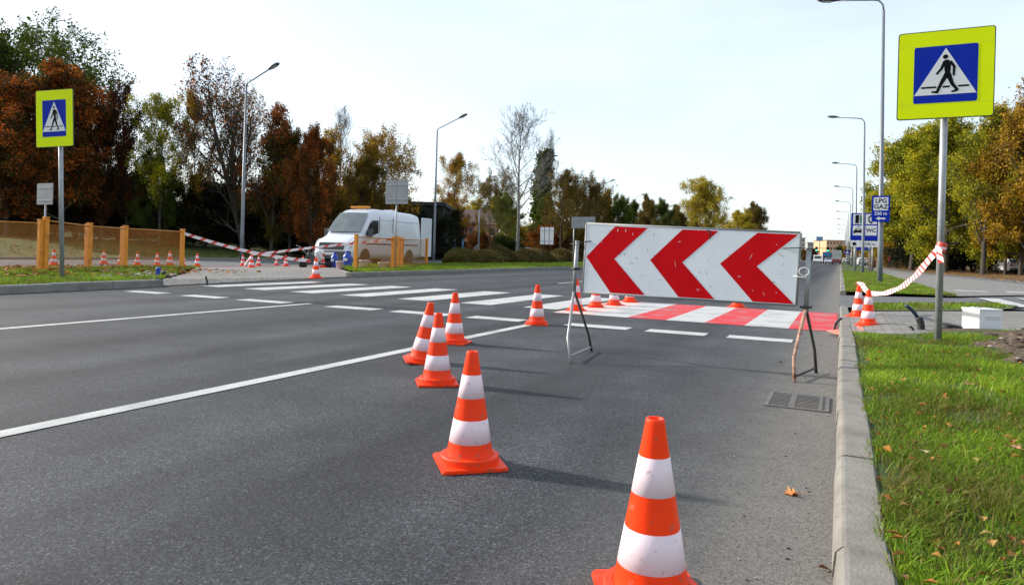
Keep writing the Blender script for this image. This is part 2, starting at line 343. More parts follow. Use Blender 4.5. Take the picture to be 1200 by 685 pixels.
sheet('lawn', [(8.9, -6), (8.9, 11.1), (16, 11.3), (50, 8), (50, -6)], .08, M_lawn)

# markings
def strips(name, quads, m, z=.004):
    mb = MB()
    for q in quads: mb.face([(p[0], p[1], z) for p in q])
    return structure(name, mb, m)
def rect(x0, x1, y0, y1): return [(x0, y0), (x1, y0), (x1, y1), (x0, y1)]
strips('lane_line', [rect(-3.57, -3.45, -8, 7.95)], M_paint)
strips('lane_line', [rect(-7.61, -7.49, -8, 8.45)], M_paint)
ln = [rect(-3.56, -3.46, y, y+4) for y in range(16, 400, 12)]+[rect(-7.6, -7.48, y, y+4) for y in range(19, 400, 12)]
strips('lane_line', ln, M_paint)
dash = [((175, 340), (232, 342)), ((235, 345), (288, 347.5)), ((297, 350), (355, 353.5)), ((395, 358), (450, 362)), ((466, 364), (531, 369)), ((549, 371.5), (612, 376)), ((662, 380.5), (735, 386)), ((757, 387.5), (828, 392)), ((850, 396), (928, 401))]
strips('give_way_line', [rect(G(*a_).x, G(*b_).x, 8.14, 8.46) for a_, b_ in dash], M_paint)
zl = [(-12.2, -11.7), (-11.0, -10.4), (-9.75, -9.15), (-8.5, -7.9), (-7.2, -6.55), (-5.9, -5.3), (-4.7, -4.1)]
strips('crosswalk_stripes', [rect(a_, b_, 10.3, 13.7) for a_, b_ in zl], M_paint)
edges = [-3.62, -3.25, -2.75, -2.2, -1.68, -1.15, -.62, -.02]
edges = [-3.95, -3.35, -2.78, -2.22, -1.68, -1.15, -.60, -.02]
strips('crosswalk_white_bars', [rect(edges[i], edges[i+1], 9.75, 13.1) for i in range(1, 7, 2)], M_paint, .005)
strips('crosswalk_red_bars', [rect(edges[i], edges[i+1], 9.75, 13.1) for i in range(0, 7, 2) if i], M_paintr, .005)
strips('crosswalk_faded_bar', [rect(edges[0], edges[1], 9.75, 13.1)], M_paintp, .005)
strips('crosswalk_stripes', [rect(3.1+.95*k, 3.55+.95*k, 16.9+k*.8, 20.4+k*.9) for k in range(9)], M_paint, .088)
strips('bay_lines', [rect(-29.5, -24.8, 13+2.5*k, 13.12+2.5*k) for k in range(16)], M_paint, .0)
strips('pavement_edge_line', [[(-20.85, 17.4), (-20.65, 17.4), (-20.65, 24.4), (-20.85, 24.4)]], M_paintr, .022)
# painted cycle marks beside the side road
strips('cycle_path_marks', [rect(3.2, 4.0, 24.6, 25.2), rect(4.6, 5.1, 25.2, 25.9)], M_paint, .104)

# ---------------------------------------------------------------- foliage tools
def leaf_mat(name, cols, trans=.42, hueshift=0):
    mt = bpy.data.materials.new(name); mt.use_nodes = True; t = mt.node_tree; n = t.nodes.new; l = t.links.new; t.nodes.clear()
    o = n('ShaderNodeOutputMaterial'); at = n('ShaderNodeAttribute'); at.attribute_name = 'hue'
    oi = n('ShaderNodeObjectInfo'); mr = n('ShaderNodeMath'); mr.operation = 'MULTIPLY_ADD'; mr.inputs[1].default_value = .14; l(oi.outputs['Random'], mr.inputs[0]); l(at.outputs['Fac'], mr.inputs[2])
    sb = n('ShaderNodeMath'); sb.operation = 'SUBTRACT'; sb.inputs[1].default_value = .07; l(mr.outputs[0], sb.inputs[0])
    k = len(cols); r = ramp(t, [(i/(k-1), c) for i, c in enumerate(cols)]); l(sb.outputs[0], r.inputs[0])
    d = n('ShaderNodeBsdfDiffuse'); tr = n('ShaderNodeBsdfTranslucent'); mxs = n('ShaderNodeMixShader'); mxs.inputs[0].default_value = trans
    gl = n('ShaderNodeBsdfGlossy'); gl.inputs['Roughness'].default_value = .45; ms2 = n('ShaderNodeMixShader'); ms2.inputs[0].default_value = .015
    l(r.outputs[0], d.inputs[0]); l(r.outputs[0], tr.inputs[0]); l(d.outputs[0], mxs.inputs[1]); l(tr.outputs[0], mxs.inputs[2])
    l(mxs.outputs[0], ms2.inputs[1]); l(gl.outputs[0], ms2.inputs[2]); l(ms2.outputs[0], o.inputs[0]); return mt
LM = {
 'rust': leaf_mat('rust_leaves', [(.015, .020, .005), (.035, .038, .006), (.27, .060, .008), (.55, .17, .014)]),
 'darkred': leaf_mat('dark_red_leaves', [(.010, .015, .004), (.025, .022, .005), (.13, .030, .007), (.28, .08, .012)]),
 'ochre': leaf_mat('ochre_leaves', [(.06, .045, .006), (.20, .11, .010), (.40, .23, .014), (.54, .36, .02)]),
 'yellow': leaf_mat('yellow_leaves', [(.16, .12, .014), (.34, .25, .02), (.46, .36, .03), (.30, .30, .03)]),
 'ygreen': leaf_mat('yellow_green_leaves', [(.02, .035, .005), (.13, .16, .010), (.42, .38, .014), (.60, .46, .02)]),
 'green': leaf_mat('green_leaves', [(.016, .03, .006), (.04, .06, .008), (.08, .11, .010), (.15, .16, .015)]),
 'brown': leaf_mat('brown_green_leaves', [(.035, .028, .006), (.09, .062, .009), (.14, .10, .012), (.24, .13, .014)]),
 'dark': leaf_mat('shade_dark_evergreen_leaves', [(.004, .007, .003), (.008, .012, .004), (.014, .019, .005), (.03, .026, .006)], .15),  # near-black leaf tones carry the shade under the crowns
 'hedge': leaf_mat('hedge_leaves', [(.05, .04, .012), (.10, .08, .02), (.13, .07, .022), (.12, .15, .03)]),
}
M_bark = mat('bark', (.055, .045, .036), .95, .35, 8, .6, 25)
M_barkl = mat('pale_bark', (.17, .16, .145), .9, .3, 6, .5, 20)

def grow_tree(seed, lv, trunk_r=.16, fb=.25, spread=.36, top_frac=.95, a_low=75, a_high=18, up=.25, prof=None, leaf_n=18, leaf_s=.2, clump=.28, droop=0., wig=.12, multi=1, leaf_levels=(3,)):
    """normalised to height 10. lv = children per level"""
    r = np.random.RandomState(seed); tubes = []; tips = []
    def unit(v): return v/(np.linalg.norm(v)+1e-9)
    def perp(d):
        q = unit(np.cross(d, r.normal(size=3))); return q
    def branch(p, d, Ln, rad, level):
        n = [9, 5, 4, 3, 2][min(level, 4)]; pts = [p]; dd = d.copy()
        for i in range(n):
            dd = unit(dd+r.normal(size=3)*wig*(0.35 if level == 0 else 1)+np.array([0, 0, up*.3 if level else .05])-np.array([0, 0, droop*(level > 0)*.25]))
            pts.append(pts[-1]+dd*Ln/n)
        pts = np.array(pts); rs = rad*(1-np.linspace(0, 1, n+1)*(.82 if level else .85)); tubes.append((pts, rs, [8, 5, 4, 3, 3][min(level, 4)]))
        hb = r.rand()
        if level in leaf_levels or level >= len(lv): tips.append((pts, hb, level))
        if level < len(lv):
            k = lv[level]
            for i in range(k):
                t = (fb+(top_frac-fb)*((i+r.rand()*.8)/k)) if level == 0 else .2+.8*((i+r.rand())/k)
                x = t*n; j = min(int(x), n-1); q = pts[j]+(pts[j+1]-pts[j])*(x-j); di = unit(pts[j+1]-pts[j])
                if level == 0:
                    tt = (t-fb)/(1-fb); ang = math.radians(a_low+(a_high-a_low)*tt+r.normal()*8); L2 = 10*spread*(prof(tt) if prof else (1.05-.6*tt)*(.55+.45*min(1, tt*4)))*r.uniform(.75, 1.15)
                    az = i*2.4+r.rand()*.8; sd_ = np.array([math.cos(az), math.sin(az), 0]); nd = unit(di*math.cos(ang)+sd_*math.sin(ang))
                else:
                    ang = math.radians(r.uniform(28, 58)); nd = unit(di*math.cos(ang)+perp(di)*math.sin(ang)); L2 = Ln*r.uniform(.38, .62)*(1.15-.5*t)
                branch(q, nd, L2, max(.011, (rad*(1-t*.8))*(.5 if level == 0 else .55)), level+1)
    for mlt in range(multi):
        d0 = np.array([0, 0, 1.]) if multi == 1 else unit(np.array([math.cos(mlt*2.1)*.28, math.sin(mlt*2.1)*.28, 1.]))
        branch(np.array([0, 0, -.05]) if multi == 1 else np.array([math.cos(mlt*2.1)*.12, math.sin(mlt*2.1)*.12, -.05]), d0, 10*r.uniform(.9, 1) if multi > 1 else 10., trunk_r, 0)
    zmax = max(t[0][:, 2].max() for t in tubes)
    # tubes -> mesh
    V = []; F4 = []; off = 0
    for pts, rs, k in tubes:
        d = unit(pts[-1]-pts[0]); a1 = unit(np.cross(d, [0.3, .2, .9])); b1 = np.cross(d, a1); th = np.arange(k)*2*math.pi/k
        ring = np.cos(th)[:, None]*a1+np.sin(th)[:, None]*b1
        V.append((pts[:, None, :]+ring[None]*rs[:, None, None]).reshape(-1, 3)); n = len(pts)
        base = off+np.arange(n-1)[:, None]*k; i0 = base+np.arange(k)[None]; i1 = base+((np.arange(k)+1) % k)[None]
        F4.append(np.stack([i0, i1, i1+k, i0+k], -1).reshape(-1, 4)); off += n*k
    V = np.concatenate(V)*(10/zmax); F4 = np.concatenate(F4)
    wood = (V, F4)
    leaf = None
    if leaf_n and tips:
        P = []; Hh = []
        for pts, hb, lvl in tips:
            n = leaf_n; t = r.rand(n)*.85+.15; x = t*(len(pts)-1); j = np.minimum(x.astype(int), len(pts)-2)
            q = pts[j]+(pts[j+1]-pts[j])*(x-j)[:, None]+r.normal(size=(n, 3))*clump; P.append(q); Hh.append(np.full(n, hb)*.6+r.rand(n)*.4)
        P = np.concatenate(P)*(10/zmax); Hh = np.concatenate(Hh); k = len(P)
        keep = P[:, 2] > .15; P = P[keep]; Hh = Hh[keep]; k = len(P)
        u = r.normal(size=(k, 3)); u /= np.linalg.norm(u, axis=1)[:, None]; v = np.cross(u, r.normal(size=(k, 3))); v /= np.linalg.norm(v, axis=1)[:, None]; nn = np.cross(u, v)
        s = leaf_s*r.uniform(.6, 1.3, k)[:, None]
        LV = np.stack([P-u*s*.5, P+v*s*.33+nn*s*.1, P+u*s*.5, P-v*s*.33+nn*s*.1], 1).reshape(-1, 3); LF = np.arange(k*4).reshape(-1, 4)
        leaf = (LV, LF, Hh)
    return wood, leaf
PROTO = {}
def proto(key, **kw):
    wood, leaf = grow_tree(**kw)
    wm = np_mesh('trunk_'+key, wood[0], [wood[1]], [M_bark], smooth=True); lm = None
    if leaf: lm = np_mesh('crown_'+key, leaf[0], [leaf[1]], [LM['green']], attr=leaf[2])
    PROTO[key] = (wm, lm)
dome = lambda t: .55+.75*math.sin(math.pi*min(1, t*.85+.12))*(1-.45*t)
proto('broad', seed=1, lv=[20, 8, 6], trunk_r=.2, fb=.14, spread=.36, prof=dome, leaf_n=66, leaf_s=.135, clump=.22)
proto('broad2', seed=5, lv=[18, 8, 6], trunk_r=.2, fb=.1, spread=.40, prof=dome, leaf_n=66, leaf_s=.135, clump=.23, a_low=85)
proto('airy', seed=2, lv=[13, 7, 6], trunk_r=.15, fb=.3, spread=.44, prof=dome, leaf_n=24, leaf_s=.12, clump=.17, a_low=65, multi=2)
proto('airy2', seed=12, lv=[14, 6, 6], trunk_r=.14, fb=.2, spread=.34, prof=dome, leaf_n=42, leaf_s=.115, clump=.18, a_low=62)
proto('bareish', seed=3, lv=[22, 8, 6], trunk_r=.17, fb=.12, spread=.46, leaf_n=2, leaf_s=.115, clump=.10, a_low=55, a_high=12, up=.5, multi=2)
proto('halfbare', seed=23, lv=[20, 8, 6], trunk_r=.17, fb=.14, spread=.42, leaf_n=14, leaf_s=.12, clump=.15, a_low=60, a_high=14, up=.4)
proto('bare', seed=4, lv=[17, 8, 6, 3], trunk_r=.13, fb=.36, spread=.42, leaf_n=0, a_low=48, a_high=15, up=.5, wig=.1)
proto('column', seed=6, lv=[40, 6, 3], trunk_r=.15, fb=.06, spread=.13, prof=lambda t: 1.1-.75*t, leaf_n=22, leaf_s=.3, clump=.22, a_low=30, a_high=10, up=.6)
proto('shrub', seed=8, lv=[12, 7, 6], trunk_r=.12, fb=.02, spread=.42, prof=lambda t: 1.25-.6*t, leaf_n=50, leaf_s=.18, clump=.40, a_low=80, a_high=25, multi=3)
proto('shrub2', seed=9, lv=[12, 7, 6], trunk_r=.12, fb=.02, spread=.5, prof=lambda t: 1.35-.6*t, leaf_n=50, leaf_s=.18, clump=.42, a_low=85, a_high=25, multi=3)
def tree(pk, px, Z, ytop, lm, label, cat='tree', name='tree', wf=1.0, bark=None, group=None, loc=None, h=None, rot=None, tilt=0., z=0.):
    p = loc or DZ(px, Z, z)
    if px < 500 and p.x < -31: z = bank(p.x, p.y); p.z = z
    hh = h or (HZ(px, ytop, Z)-z)
    t = empty(name, label, cat, p, rng.uniform(0, 6.28) if rot is None else rot, group); s = hh/10; t.scale = (s*wf, s*wf, s); t.rotation_euler.x = tilt
    wm, cm = PROTO[pk]
    o = bpy.data.objects.new('trunk', wm); col.objects.link(o); o.parent = t; o.material_slots[0].link = 'OBJECT'; o.material_slots[0].material = bark or M_bark
    if cm:
        o = bpy.data.objects.new('crown', cm); col.objects.link(o); o.parent = t; o.material_slots[0].link = 'OBJECT'; o.material_slots[0].material = LM[lm]
    return t
# left: autumn trees behind the car park
GL = 'autumn trees behind the car park'
tree('airy', 32, 52, 8, 'green', 'tall airy green tree rising above the rust red crowns at the far left', wf=.95, group=GL)
tree('airy2', -15, 50, 45, 'green', 'green tree cut off by the left edge of the photo', wf=1.0, group=GL)
tree('broad', 72, 43, 72, 'rust', 'big rust red tree directly behind the left crossing sign', wf=1.0, group=GL)
tree('broad2', 8, 44, 92, 'darkred', 'dark red tree at the left edge beside the small grey sign', wf=.9, group=GL)
tree('broad2', 118, 46, 118, 'darkred', 'dark red tree just right of the yellow framed left crossing sign', wf=.62, group=GL)
tree('halfbare', 148, 47, 92, 'darkred', 'half bare dark tree between the red crowns and the slim yellow green tree', wf=.7, group=GL)
tree('airy2', 186, 46, 108, 'ygreen', 'slim sparse yellow green tree over the mesh fence', wf=.75, group=GL)
tree('airy2', 226, 48, 104, 'ochre', 'sparse orange brown tree left of the tall bare tree', wf=.62, group=GL)
tree('bareish', 288, 48, 66, 'rust', 'tall nearly bare tree with a few rust leaves behind the left street lamp', wf=1.15, group=GL)
tree('bareish', 262, 50, 88, 'ochre', 'nearly bare brown tree a little left of the left street lamp', wf=.75, group=GL)
tree('broad', 340, 47, 146, 'brown', 'dense brown green tree between the left lamp and the white van', wf=.85, group=GL)
tree('broad2', 364, 45, 142, 'rust', 'rust orange tree left of the cab of the white van', wf=.55, group=GL)
tree('halfbare', 318, 46, 120, 'rust', 'half bare rust coloured tree right beside the left street lamp', wf=.9, group=GL)
tree('bare', 398, 54, 120, 'ochre', 'bare grey tree poking out above the ochre crowns over the van', wf=.7, group=GL)
tree('halfbare', 392, 52, 148, 'ochre', 'ochre yellow tree above the cab of the white van', wf=.95, group=GL)
tree('airy', 440, 53, 142, 'ochre', 'wide ochre brown tree above the rear of the white van', wf=.8, group=GL)
tree('broad2', 425, 50, 178, 'brown', 'low brown green tree right behind the roof of the white van', wf=.8, group=GL)
tree('broad2', 185, 47, 175, 'green', 'dark green bushy tree below the slim yellow green tree', wf=.7, group=GL)
GS = 'dark evergreen shrubs under the autumn trees'
sh = [(-20, 49, 200, 'leftmost dark evergreen shrub, cut by the photo edge'), (32, 47, 205, 'dark evergreen shrub behind the small grey sign'), (88, 48, 195, 'dark evergreen shrub under the big rust red tree'),
      (138, 50, 205, 'dark evergreen shrub just right of the left crossing sign pole'), (190, 53, 228, 'low dark shrub in the gap where sky shows through'), (240, 49, 208, 'tall rounded dark green shrub left of the left street lamp'),
      (290, 51, 222, 'dark evergreen shrub right behind the left street lamp'), (338, 50, 215, 'dark evergreen shrub under the dense brown green tree'), (385, 56, 215, 'dark evergreen shrub behind the cab of the van'),
      (432, 56, 222, 'dark evergreen shrub behind the roof of the van'), (478, 58, 240, 'dark evergreen shrub beside the two grey sign backs'), (512, 68, 241, 'dark evergreen shrub behind the second left street lamp')]
for i, (px, Z, yt, lb) in enumerate(sh):
    tree('shrub' if i % 2 else 'shrub2', px, Z, yt, 'dark', lb, 'shrub', 'evergreen_shrub', wf=1.35, group=GS)
for i, (px, Z, yt, wf) in enumerate([(0, 66, 165, 1.5), (70, 68, 165, 1.5), (130, 67, 195, 1.3), (320, 62, 220, 1.6), (370, 64, 205, 1.5), (410, 64, 218, 1.5), (455, 62, 232, 1.5), (250, 66, 225, 1.5)]):
    tree('shrub2' if i % 2 else 'shrub', px, Z, yt, 'dark', ['dense dark evergreen tree closing the view at the far left', 'dense dark evergreen tree far behind the left crossing sign', 'dense dark evergreen low down right of the red trees', 'dense dark evergreen behind the brown green tree, right of the lamp', 'dense dark evergreen seen over the left windscreen pillar of the van', 'dense dark evergreen seen over the middle of the van roof', 'dense dark evergreen behind the pair of grey sign backs', 'dense dark evergreen behind the nearly bare trees left of the lamp'][i], 'tree', 'evergreen_tree', wf=wf, group='dense evergreens behind the autumn trees')
for i, px in enumerate((-25, 35, 95, 150, 205, 262, 318, 372, 430, 486)):
    tree('shrub2' if i % 2 else 'shrub', px, 60, 238 + (i % 3)*6, 'dark', 'low dark undergrowth bush closing the gaps under the autumn trees behind the car park', 'bush', 'undergrowth_bush', wf=1.9, group='low undergrowth behind the car park')
# middle distance
GM = 'trees beyond the long low hedge'
tree('airy2', 530, 72, 178, 'ochre', 'pale tree with yellow top and rusty foot right of the second left lamp', wf=.8, group=GM)
tree('broad2', 527, 76, 225, 'rust', 'low rust red tree at the foot of the pale yellow topped tree', wf=.8, group=GM)
tree('airy', 578, 82, 195, 'brown', 'thin dark brown green tree left of the tall bare tree', wf=.75, group=GM)
tree('airy2', 596, 78, 225, 'green', 'bushy green tree behind the trunk of the tall bare tree', wf=1.0, group=GM)
tree('bare', 606, 62, 118, 'brown', 'tall bare tree with a straight pale trunk beyond the hedge', wf=1.15, bark=M_barkl, group=GM)
tree('column', 636, 105, 178, 'green', 'dark green columnar poplar right of the tall bare tree', wf=1.2, group=GM)
tree('bare', 641, 104, 148, 'green', 'slim bare treetop rising beside the columnar poplar', wf=.35, group=GM)
tree('airy2', 657, 84, 198, 'brown', 'brown green tree above the white three panel board', wf=.9, group=GM)
tree('airy', 684, 86, 196, 'brown', 'sparse brown green tree above the grey sign back near the board', wf=.8, group=GM)
tree('broad', 708, 98, 222, 'ochre', 'ochre orange tree above the left end of the chevron board', wf=.8, group=GM)
tree('broad2', 728, 95, 226, 'green', 'dark green tree above the first red chevron', wf=.6, group=GM)
tree('broad', 757, 104, 228, 'brown', 'brownish tree above the gap between the first two chevrons', wf=.7, group=GM)
tree('broad2', 775, 110, 232, 'green', 'dark green tree just left of the bright yellow tree', wf=.7, group=GM)
tree('broad2', 742, 108, 232, 'green', 'dark green tree above the gap left of the second chevron', wf=.8, group=GM)
tree('broad', 792, 116, 240, 'brown', 'low brown green tree touching the left side of the bright yellow tree', wf=.9, group=GM)
tree('broad', 692, 92, 222, 'brown', 'brown green tree right above the grey sign back near the board', wf=.8, group=GM)
tree('broad2', 668, 96, 215, 'brown', 'dense brown green tree between the white panel board and the grey sign back', wf=.8, group=GM)
tree('broad', 640, 100, 225, 'green', 'dense green tree behind the white three panel board', wf=.7, group=GM)
tree('airy2', 818, 125, 206, 'yellow', 'bright yellow tree above the middle of the chevron board', wf=1.15, group=GM)
tree('broad', 820, 128, 215, 'yellow', 'second yellow crown filling out the bright yellow tree from behind', wf=.8, group=GM)
tree('broad2', 862, 140, 244, 'yellow', 'low rounded yellow tree behind the top of the chevron board', wf=1.1, group=GM)
tree('broad', 884, 150, 237, 'brown', 'grey green tree right of the low yellow tree, rightmost beyond the board', wf=.9, group=GM)
tree('broad', 555, 135, 234, 'yellow', 'yellow tree above the brown house roof', wf=1.2, group=GM)
tree('broad2', 590, 140, 228, 'yellow', 'yellow tree showing through behind the thin brown green tree', wf=1.1, group=GM)
tree('shrub', 592, 66, 276, 'green', 'dark green bush on the lawn beyond the low hedge', 'bush', 'bush', wf=1.6)
tree('shrub', 700, 76, 262, 'brown', 'brown bush behind the left edge of the chevron board', 'bush', 'bush', wf=1.6)
tree('shrub2', 560, 88, 268, 'rust', 'rust coloured bush in front of the house', 'bush', 'bush', wf=1.3)
tree('shrub2', 640, 92, 262, 'rust', 'rust coloured bush beyond the white three panel board', 'bush', 'bush', wf=1.5)
for i, (px, Z, yt, lm) in enumerate([(730, 128, 262, 'brown'), (790, 135, 262, 'brown'), (845, 150, 266, 'brown'), (672, 120, 255, 'green'), (615, 120, 262, 'ochre')]):
    tree('shrub', px, Z, yt, lm, ['low brown green growth above the first chevron', 'low brown green growth at the foot of the bright yellow tree', 'low brown growth between the two yellow trees', 'low green growth behind the grey sign back near the board', 'low ochre growth behind the tall bare tree'][i], 'bush', 'bush', wf=2.0, group='low growth along the far side of the road')
for i, (px, Z, yt, lm, wf) in enumerate([(942, 235, 292, 'brown', 1.8), (953, 225, 291, 'darkred', 1.8), (974, 215, 294, 'yellow', 1.8), (985, 205, 287, 'green', 1.0), (1000, 190, 282, 'ochre', 1.2), (925, 200, 284, 'brown', 1.6)]):
    tree('broad' if i % 2 else 'broad2', px, Z, yt, lm, ['small brown tree by the far left end of the street', 'small dark red tree near the orange building', 'small yellow tree in front of the orange building', 'small green tree right of the orange building', 'small ochre tree behind the far street lamps', 'small brown tree just right of the chevron board'][i], wf=wf, group='small trees far down the road')
# right: row along the path
GR = 'yellowing trees along the path on the right'
rt = [('broad', 1068, 74, 148, 'ygreen', 1.15, 'yellow green tree left of the right crossing sign pole'), ('broad2', 1050, 96, 186, 'ygreen', 1.1, 'smaller yellow green tree behind the LPG sign'),
      ('broad2', 1108, 66, 130, 'ygreen', .95, 'yellow green tree directly behind the right crossing sign'), ('halfbare', 1152, 58, 118, 'ygreen', 1.0, 'half bare yellow green tree with visible limbs right of the crossing sign pole'),
      ('broad', 1150, 68, 146, 'ygreen', .95, 'dense yellow green tree behind the one with visible limbs'), ('broad2', 1196, 58, 120, 'ochre', .8, 'ochre tree at the right edge of the photo'),
      ('halfbare', 1206, 55, 88, 'ochre', .9, 'taller half bare ochre tree at the right edge of the photo'),
      ('broad', 1240, 55, 90, 'ochre', 1.0, 'ochre tree just beyond the right edge of the photo'), ('broad2', 1178, 60, 165, 'ygreen', .8, 'yellow green tree low behind the ochre tree at the right edge'),
      ('broad', 1040, 130, 226, 'ochre', 1.2, 'small ochre tree far along the path beside the services sign'), ('broad2', 1130, 82, 165, 'ygreen', .9, 'yellow green tree in the second line behind the crossing sign pole'),
      ('broad2', 1030, 165, 250, 'ochre', 1.3, 'farthest ochre tree along the path'), ('broad', 1085, 92, 172, 'ygreen', 1.0, 'yellow green tree in the second line left of the crossing sign pole')]
for pk, px, Z, yt, lm, wf, lb in rt: tree(pk, px, Z, yt, lm, lb, wf=wf, group=GR, z=.08)
for i, (px, Z, yt, lm, wf) in enumerate([(1062, 92, 262, 'ochre', 1.3), (1085, 82, 252, 'dark', 1.3), (1112, 78, 245, 'dark', 1.3), (1140, 76, 240, 'dark', 1.3), (1170, 72, 238, 'dark', 1.3), (1205, 70, 232, 'dark', 1.3), (1240, 66, 225, 'dark', 1.3), (1125, 100, 210, 'dark', 1.3), (1165, 100, 200, 'dark', 1.4), (1215, 100, 200, 'dark', 1.4)]):
    tree('shrub' if i % 2 else 'shrub2', px, Z, yt, lm, ['ochre underwood shrub left of the right crossing sign pole', 'dark underwood shrub just left of the crossing sign pole', 'dark underwood shrub right behind the crossing sign pole', 'dark underwood shrub above the white box', 'dark underwood shrub right of the white box', 'dark underwood shrub at the right photo edge', 'dark underwood shrub outside the right photo edge', 'deep dark thicket behind the crossing sign pole', 'deep dark thicket behind the half bare limbed tree', 'deep dark thicket behind the ochre tree at the right edge'][i], 'shrub', 'shrub', wf=wf, group='dark underwood below the trees on the right', z=.08)

# long low hedge beyond the far verge
def foliage_strip(name, label, cat, cx, length, width, h, ang, n, ls, lm, z0, kind=None):
    r = np.random.RandomState(31); u = r.uniform(-.5, .5, n); th = r.uniform(0, math.pi, n); rr = r.uniform(.55, 1, n)**.5
    env = .75+.25*np.sin(u*23)+.12*np.sin(u*61+1); x = u*length; taper = np.minimum(1, (0.5-np.abs(u))*12)
    y = np.cos(th)*width/2*rr*taper; z = np.sin(th)*h*rr*env*taper+r.rand(n)*.1
    P = np.stack([x, y, z], 1); U = r.normal(size=(n, 3)); U[:, 2] = np.abs(U[:, 2])+.8; U /= np.linalg.norm(U, axis=1)[:, None]
    v = np.cross(U, r.normal(size=(n, 3))); v /= np.linalg.norm(v, axis=1)[:, None]; s = ls*r.uniform(.6, 1.4, n)[:, None]
    LV = np.stack([P-U*s*.5, P+v*s*.22, P+U*s*.5, P-v*s*.22], 1).reshape(-1, 3)
    hue = np.clip(.5+.3*np.sin(u*40)+r.normal(size=n)*.2, 0, 1)
    me = np_mesh(name, LV, [np.arange(4*n).reshape(-1, 4)], [LM[lm]], attr=hue); o = bpy.data.objects.new(name, me); col.objects.link(o)
    o.location = (*cx, z0); o.rotation_euler = (0, 0, ang); return tag(o, label, cat, kind=kind)
h0 = DZ(520, 40); h1 = DZ(676, 62)
dd = h1-h0; foliage_strip('hedge', 'long low brown green hedge on the grass beyond the far kerb', 'hedge', ((h0+h1)/2).to_2d(), dd.length, 2.4, 1.0, math.atan2(dd.y, dd.x), 60000, .2, 'hedge', .1)

# ---------------------------------------------------------------- grass
def blade_mat(name, cols):
    return leaf_mat(name, cols, .35)
M_blade = blade_mat('grass_blades', [(.24, .17, .06), (.13, .14, .02), (.11, .19, .012), (.17, .30, .016), (.30, .42, .03)])
def blades(name, label, pts, h, wd, m, seed=3, lean=.45):
    r = np.random.RandomState(seed); n = len(pts); P = np.array(pts)
    az = r.rand(n)*2*math.pi; d = np.stack([np.cos(az), np.sin(az), np.zeros(n)], 1); az2 = az+math.pi/2+r.normal(size=n)*.5; wv = np.stack([np.cos(az2), np.sin(az2), np.zeros(n)], 1)
    from mathutils import noise as _nz
    patch = .5+.5*np.sin(P[:, 0]*3.1+1.3*np.sin(P[:, 1]*2.3))*np.sin(P[:, 1]*2.7+P[:, 0])
    hh = h*r.uniform(.35, 1.1, n)*(.6+.6*patch); ln_ = lean*r.uniform(.2, 1.3, n)*hh; ww = wd*r.uniform(.6, 1.3, n)
    z = np.array([0, 0, 1.])
    a0 = P-wv*ww[:, None]*.5; a1 = P+wv*ww[:, None]*.5; mid = P+d*(ln_*.35)[:, None]+z*(hh*.6)[:, None]; tip = P+d*ln_[:, None]+z*hh[:, None]*(1-.25*r.rand(n))[:, None]
    V = np.stack([a0, a1, mid+wv*ww[:, None]*.38, mid-wv*ww[:, None]*.38, tip], 1).reshape(-1, 3); b = np.arange(n)*5
    F4 = np.stack([b, b+1, b+2, b+3], 1); F3 = np.stack([b+3, b+2, b+4], 1)
    lo = np.array([_nz.noise(Vector((p[0]*1.7, p[1]*1.2, 3.))) + .5*_nz.noise(Vector((p[0]*5, p[1]*4, 7.))) for p in P])
    hue = np.clip(.42+.25*patch+.55*lo+r.normal(size=n)*.17, 0, 1); hue[r.rand(n) < .10] = 0
    me = np_mesh(name, V, [F4, F3], [m], attr=np.concatenate([hue, hue])); o = bpy.data.objects.new(name, me); col.objects.link(o); return tag(o, label, 'grass', kind='stuff')
r_ = np.random.RandomState(11)
from mathutils.noise import noise as NZ
def in_dirt(x, y): return ((x-2.2)/.92)**2+((y-7.6)/2.0)**2 < 1+.25*math.sin(x*9+y*5)
pts = []
for _ in range(230000):
    y = 1.2+8.0*r_.rand()**1.55; x = .12+(.30+.34*y)*r_.rand()
    edge = .13+.03*math.sin(y*7)+.02*math.sin(y*23)
    if x < edge+abs(r_.normal())*.03 or in_dirt(x, y): continue
    if y > 8.75+.15*math.sin(x*8)+.22*x: continue
    if x < .34 and r_.rand() < .55*(1-(x-.13)/.21): continue
    if NZ(Vector((x*3.3, y*2.2, 1.))) > .22 and r_.rand() < .78: continue
    pts.append((x, y, rz(x, y)-.005))
blades('grass', 'thick green grass on the verge right of the near kerb', pts, .068, .0042, M_blade, 3, 1.0)
pts = []
for _ in range(110000):
    u = r_.rand(); y = -2+19*u; x = -12.25-(r_.rand()**1.3)*8.3
    yb = 9.4+(abs(x)-12.5)*.97
    if y > yb+.2*math.sin(x*5): continue
    xk = np.interp(y, [-20, 5, 9.6], [-11.75, -12.2, -12.6])
    if x > xk-.02: continue
    t = (xk-x)/(xk+20.8); pts.append((x, y, .12*(1-max(0, (t-.7)/.3)**1.5)))
blades('grass', 'green grass round the left crossing sign and the mesh fence', pts, .10, .012, M_blade, 5)
pts = []
for _ in range(90000):
    y = 17.3+40*r_.rand()**1.6; xk = np.interp(y, [16, 27, 45, 90], [-13.55, -13.9, -14.1, -14.2]); x = xk-.02-r_.rand()*6
    if y < 17.3+(xk-x)*1.05+.2*math.sin(x*6): continue
    pts.append((x, y, .12))
blades('grass', 'green grass of the far verge below the hedge and fence posts', pts, .10, .018, M_blade, 6)
pts = []
for _ in range(60000):
    y = 19.95+38*r_.rand()**1.9; x = .14+2.5*r_.rand()
    if y < 20.05+.05*x: continue
    pts.append((x, y, .112))
